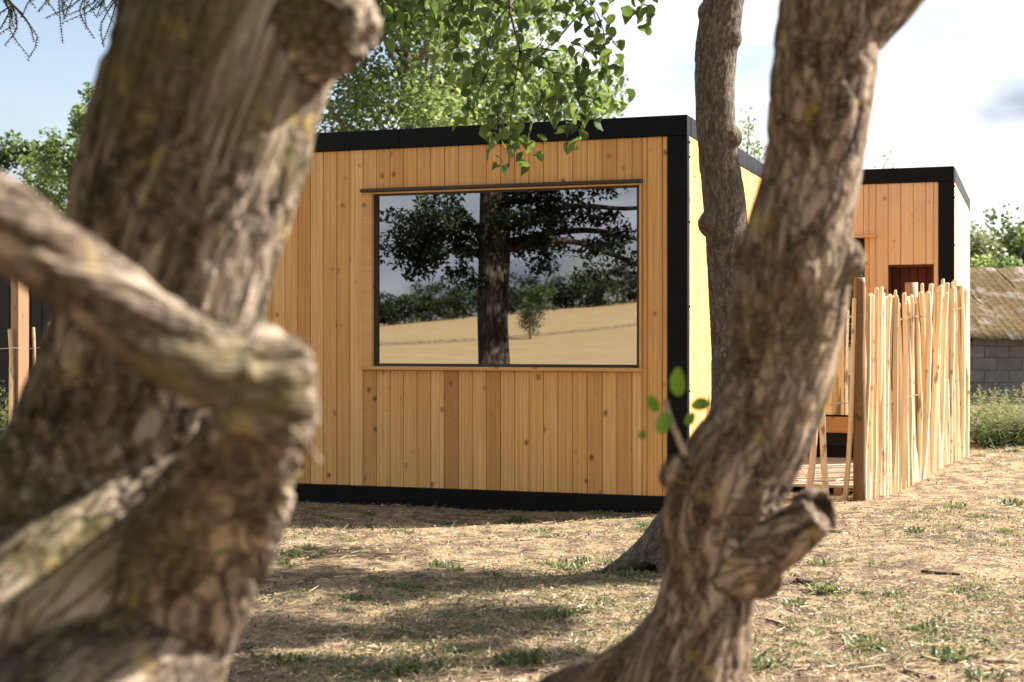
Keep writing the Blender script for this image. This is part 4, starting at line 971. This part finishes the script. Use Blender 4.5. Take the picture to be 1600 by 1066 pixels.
def grey_house():
    d = 44; X = 16.35; z0 = H(X, d); t = thing('grey_building', 'small grey building with a dark slate roof past the mossy shed', 'building', (X, d, z0))
    e = CAM_H + (CY-396)/F_PX*d - z0; MB().box(.06, 4, 0, 4, -.2, e).build('wall', M['grey_clad'], t)
    rf = MB().add([(-.15, -.25, e-.08), (4.2, -.25, e-.08), (4.2, 2, e+1.1), (-.15, 2, e+1.1), (-.15, 4.2, e-.08), (4.2, 4.2, e-.08), (-.15, -.25, e+.06), (4.2, -.25, e+.06), (4.2, 2, e+1.25), (-.15, 2, e+1.25), (-.15, 4.2, e+.06), (4.2, 4.2, e+.06)],
        [(0, 3, 2, 1), (3, 4, 5, 2), (6, 7, 8, 9), (9, 8, 11, 10), (0, 1, 7, 6), (4, 10, 11, 5), (0, 6, 9, 3), (3, 9, 10, 4), (1, 2, 8, 7), (2, 5, 11, 8)]).build('roof', M['slate'], t)
    MB().box(.9, 1.7, -.03, .02, 1.0, 2.0).build('window', M['dark_gap'], t)
    MB().add(*tube([(.0, -.33, e-.02, .06), (4.1, -.33, e-.02, .06)], 8, 1)).build('gutter', M['slate'], rf)
grey_house()

# ------------------------------------------------------------------ tall weeds by the block wall
def weed_plant(k, hgt_, n_st):
    r = random.Random(k); V = []; F = []; tn = []
    for s in range(n_st):
        x, y = r.gauss(0, .14), r.gauss(0, .1); h = hgt_*r.uniform(.6, 1.1); lx, ly = r.gauss(0, .1), r.gauss(0, .1)
        for j in range(int(46*h/0.9)):
            f = r.random()**.8; p = np.array((x+lx*f, y+ly*f, f*h)); an = r.uniform(0, 6.28); l = .12*(1.15-.75*f)*r.uniform(.7, 1.2)
            d = np.array((math.cos(an), math.sin(an), r.uniform(-.1, .8))); d /= np.linalg.norm(d); sd = np.cross(d, (0, 0, 1.0)); sd /= np.linalg.norm(sd); o = len(V)
            V += [p, p+d*l*.5+sd*l*.16, p+d*l, p+d*l*.5-sd*l*.16]; F += [(o, o+1, o+2), (o, o+2, o+3)]; tn += [min(1, max(0, f*.7+r.uniform(0, .35)))]*2
        o = len(V); V += [np.array((x-.005, y, 0)), np.array((x+.005, y, 0)), np.array((x+lx, y+ly, h))]; F.append((o, o+1, o+2)); tn.append(.7)
    return mesh_np('tall_weed', np.array(V), np.array(F), M['weed'], np.array(tn))
TALL = [weed_plant(200+k, .55+.10*k, 11) for k in range(4)]
def tall_weeds():
    for k, (x, y) in enumerate([(1528, 692), (1537, 682), (1548, 690), (1558, 680), (1566, 692), (1575, 684), (1586, 690), (1596, 683), (1608, 690), (1622, 686), (1532, 676), (1554, 672), (1580, 673), (1600, 674), (1640, 682), (1526, 684), (1542, 694), (1550, 678), (1562, 686), (1570, 676), (1582, 695), (1592, 676), (1604, 694), (1534, 698), (1556, 697), (1590, 697), (1616, 678)]):
        p = G(x, y); o = link('tall_weed', TALL[k % 4], None, tuple(p-Vector((0, 0, .02))), (0, 0, random.uniform(0, 6))); s = random.uniform(.6, .85); o.scale = (1.4*s, 1.4*s, s)
        tag(o, 'tall leafy weed growing against the grey block wall', 'weed', 'tall weeds by the block wall')
    for k, (x, y) in enumerate([(-8, 692), (4, 688), (16, 696), (-25, 694)]):
        p = G(x, y); o = link('tall_weed', TALL[k % 4], None, tuple(p-Vector((0, 0, .02)))); tag(o, 'leafy weed at the foot of the short fence by the black shed', 'weed', 'weeds by the black shed')
tall_weeds()

# ------------------------------------------------------------------ ground litter, straw, weeds, sticks
def in_cabin(X, Y):
    u = (X-C1[0])*UX[0] + (Y-C1[1])*UX[1]; v = (X-C1[0])*VX[0] + (Y-C1[1])*VX[1]; a = (u < 0.02) & (u > -4.65) & (v > -.03) & (v < 5.7)
    a |= (u > 0) & (u < 1.55) & (v > 1.85) & (v < 5.1)
    u = (X-C2[0])*UX[0] + (Y-C2[1])*UX[1]; v = (X-C2[0])*VX[0] + (Y-C2[1])*VX[1]; return a | ((u < 0.02) & (u > -2.7) & (v > -.03) & (v < 4.0))
def scatter(n, d0=5.0, d1=22, k=1.0):
    d = d0 + (d1-d0)*rng.random(n)**k; x = rng.uniform(-.42, .45, n)*d; ok = ~in_cabin(x, d); return x[ok], d[ok]
def straw():
    x, y = scatter(130000, k=1.5); n = len(x); den = fbm(np.stack([x*1.3, y*1.3, x*0], -1), 3, 31); keep = rng.random(n) < .62+den*1.1; x, y = x[keep], y[keep]; n = len(x)
    z = hgt(x, y); a = rng.uniform(0, 6.283, n); L = rng.uniform(.02, .085, n); w = rng.uniform(.0007, .0019, n); el = np.abs(rng.normal(0, .22, n))
    d = np.stack([np.cos(a)*np.cos(el), np.sin(a)*np.cos(el), np.sin(el)], -1)*L[:, None]; s = np.stack([-np.sin(a), np.cos(a), rng.normal(0, .5, n)], -1)*w[:, None]
    p = np.stack([x, y, z+.002+rng.random(n)*.012], -1); V = np.stack([p-s, p+s, p+d+s*.5, p+d-s*.5], 1).reshape(-1, 3); i = np.arange(n)*4
    o = link('straw', mesh_np('straw', V, np.stack([i, i+1, i+2, i+3], -1), M['straw'], np.clip(rng.normal(.42, .27, n), 0, 1))); tag(o, 'dry straw strewn over the bare ground', 'straw', kind='stuff')
straw()
def litter():
    x, y = scatter(26000, k=1.5); n = len(x); z = hgt(x, y) + rng.random(n)*.014 + .005
    V, F = leaf_quads(np.stack([x, y, z], -1), .024, up=1.3, aspect=.6)
    o = link('leaf_litter', mesh_np('leaf_litter', V, F, M['litter'], np.repeat(np.clip(rng.normal(.5, .28, n), 0, 1), 2))); tag(o, 'dead leaves and bark chips littering the ground', 'leaf litter', kind='stuff')
litter()
def twig_litter():
    x, y = scatter(5200, k=1.7); n = len(x); a = rng.normal(0, .9, n); L = rng.uniform(.03, .16, n)*rng.random(n)**.6; w = rng.uniform(.0018, .0042, n)
    z = hgt(x, y)+.004+rng.random(n)*.01; z2 = hgt(x+np.cos(a)*L, y+np.sin(a)*L)+.005+rng.random(n)*.02
    p = np.stack([x, y, z], -1); q = np.stack([x+np.cos(a)*L, y+np.sin(a)*L, z2], -1); s = np.stack([-np.sin(a), np.cos(a), 0*a], -1)*w[:, None]; u = np.zeros((n, 3)); u[:, 2] = w*1.7
    V = np.stack([p-s, p+s, p+u, q-s*.6, q+s*.6, q+u*.6], 1).reshape(-1, 3); i = np.arange(n)*6
    F = np.stack([np.stack([i, i+2, i+5, i+3], -1), np.stack([i+2, i+1, i+4, i+5], -1), np.stack([i+1, i, i+3, i+4], -1)], 1).reshape(-1, 4)
    o = link('twig_litter', mesh_np('twig_litter', V, F, M['litter'], np.repeat(np.clip(rng.normal(.5, .33, n), 0, 1), 3))); tag(o, 'small snapped twigs strewn across the ground', 'twigs', kind='stuff')
twig_litter()
def tuft_mesh(k, n, L, spread, up):
    r = np.random.default_rng(k); a = r.uniform(0, 6.283, n); rad = spread*np.sqrt(r.random(n)); el = np.clip(r.normal(up, .35, n), .05, 1.5); l = L*r.uniform(.5, 1.2, n)
    p = np.stack([np.cos(a*3.3)*rad, np.sin(a*3.3)*rad, np.zeros(n)], -1); d = np.stack([np.cos(a)*np.cos(el), np.sin(a)*np.cos(el), np.sin(el)], -1)*l[:, None]
    s = np.stack([-np.sin(a), np.cos(a), 0*a], -1)*(l*.12)[:, None]; b = p + d*.55; V = np.stack([p, b+s, p+d+np.stack([0*a, 0*a, -l*.18], -1), b-s], 1).reshape(-1, 3); i = np.arange(n)*4
    F = np.stack([np.stack([i, i+1, i+2], -1), np.stack([i, i+2, i+3], -1)], 1).reshape(-1, 3)
    return mesh_np('weed_tuft', V, F, M['weed'], np.repeat(np.clip(r.normal(.45+.1*(k % 3), .2, n), 0, 1), 2))
TUFTS = [tuft_mesh(k, 90, .042+.009*(k % 4), .07, .8) for k in range(8)]
def weeds():
    spots = [(1375, 880), (1285, 882), (1327, 876), (1290, 925), (1332, 926), (1352, 928), (1395, 930), (1240, 945), (1275, 968), (1300, 972), (1355, 1010), (1485, 1030), (1535, 935), (1450, 985), (1540, 1060), (1180, 1040), (1420, 790), (1453, 795), (1495, 793), (1580, 790), (1407, 796), (1528, 810), (1497, 925), (1465, 1000), (1345, 1045),
             (455, 885), (440, 880), (500, 870), (590, 905), (612, 915), (690, 885), (710, 892), (845, 880), (870, 882), (890, 888), (910, 876), (800, 905), (770, 900), (545, 935), (740, 965), (530, 985), (640, 920), (860, 965), (900, 960), (935, 950), (700, 1040), (810, 1035), (720, 1025), (960, 940), (1000, 905), (985, 900), (1005, 820), (930, 801), (940, 803), (885, 798), (810, 815), (845, 830), (775, 800), (860, 838), (700, 820), (630, 832), (560, 858), (520, 812), (575, 805), (500, 806), (545, 845), (480, 858), (455, 868), (1010, 826), (960, 880), (1560, 700), (1585, 705), (1545, 706), (1530, 712), (1570, 830), (1430, 830), (395, 1010), (420, 1030), (450, 1035), (640, 1050), (560, 1055)]
    for k, (x, y) in enumerate(spots):
        p = G(x, y); o = link('weed_tuft', TUFTS[k % 8], None, tuple(p-Vector((0, 0, .004))), (0, 0, random.uniform(0, 6.28))); s = random.uniform(.55, 1.15); o.scale = (s*1.15, s*1.15, s*random.uniform(.6, 1.1))
        if x < 1030 and y < 815: lb, gr = 'small weed tuft against the black base of the larch cabin', 'weed tufts at the cabin base'
        elif x > 1380 and y < 835: lb, gr = 'weed tuft on the golden grass near the paling fence', 'weed tufts near the paling fence'
        elif x > 1150: lb, gr = 'weed tuft among fallen sticks by the gnarled tree with the cut stub', 'weed tufts among the fallen sticks'
        elif y > 950: lb, gr = 'weed tuft between the mossy trunk and the gnarled tree, in dappled shade', 'weed tufts in the dappled shade'
        else: lb, gr = 'weed tuft on the sunny straw strip before the picture window', 'weed tufts on the straw strip'
        tag(o, lb, 'weed', gr)
    x, y = scatter(24000, k=1.4); den = fbm(np.stack([x*.9, y*.9, x*0], -1), 3, 77); keep = den > .07; x, y = x[keep], y[keep]
    xs = np.repeat(x, 7) + rng.normal(0, .03, len(x)*7); ys = np.repeat(y, 7) + rng.normal(0, .03, len(x)*7); zs = hgt(xs, ys)+rng.random(len(xs))*.022
    V, F = leaf_quads(np.stack([xs, ys, zs], -1), .021, up=.5, aspect=.4); o = link('ground_cover', mesh_np('ground_cover', V, F, M['weed'], np.repeat(np.clip(rng.normal(.6, .25, len(xs)), 0, 1), 2))); tag(o, 'low sparse green growth creeping through the straw', 'ground cover', kind='stuff')
weeds()
def sticks():
    L = [([(1217, 1043), (1298, 1045), (1344, 1040), (1384, 1047)], 5, 's'), ([(1412, 1050), (1464, 1061)], 6, 's'), ([(1536, 1036), (1590, 1037)], 6, 's'), ([(1540, 1007), (1602, 1004)], 7, 'd'), ([(1298, 990), (1361, 997)], 4, 's'), ([(1217, 915), (1243, 912), (1269, 916)], 9, 'd'), ([(1289, 830), (1318, 833)], 4, 's'), ([(1315, 1013), (1326, 1002), (1336, 995)], 4, 's'), ([(1197, 972), (1215, 976), (1237, 987)], 5, 'd'), ([(1440, 895), (1500, 899)], 4, 'd'), ([(570, 1015), (612, 1017)], 6, 's'), ([(806, 846), (832, 843)], 4, 's'), ([(858, 916), (887, 921)], 4, 's'), ([(620, 985), (700, 1002)], 4, 's'), ([(820, 990), (850, 965)], 3, 's'), ([(480, 1000), (560, 990)], 4, 's'), ([(700, 970), (780, 945)], 3, 's'), ([(945, 900), (1000, 852)], 2.5, 's')]
    for pts, w, c in L:
        q = [G(*p) for p in pts]; 
        if len(q) == 2: q.insert(1, (q[0]+q[1])/2 + Vector((0, random.uniform(-.03, .03), 0)))
        B = q[0]; rows = []
        for i, p in enumerate(q):
            r_ = 1.35*w/2/F_PX*p.y*(1-.25*i/len(q)); z = H(p.x, p.y)+r_*.8; rows.append((p.x-B.x, p.y-B.y, z-B.z, r_))
        V, F = tube(rows, 8, 5, jitter=.25); o = MB().add(V, F).build('fallen_stick', M['stick'] if c == 's' else M['stick_dark'], None, True, tuple(B))
        tag(o, 'bleached fallen stick lying on the dry ground' if c == 's' else 'dark barked fallen stick lying on the dry ground', 'stick', 'fallen sticks')
sticks()
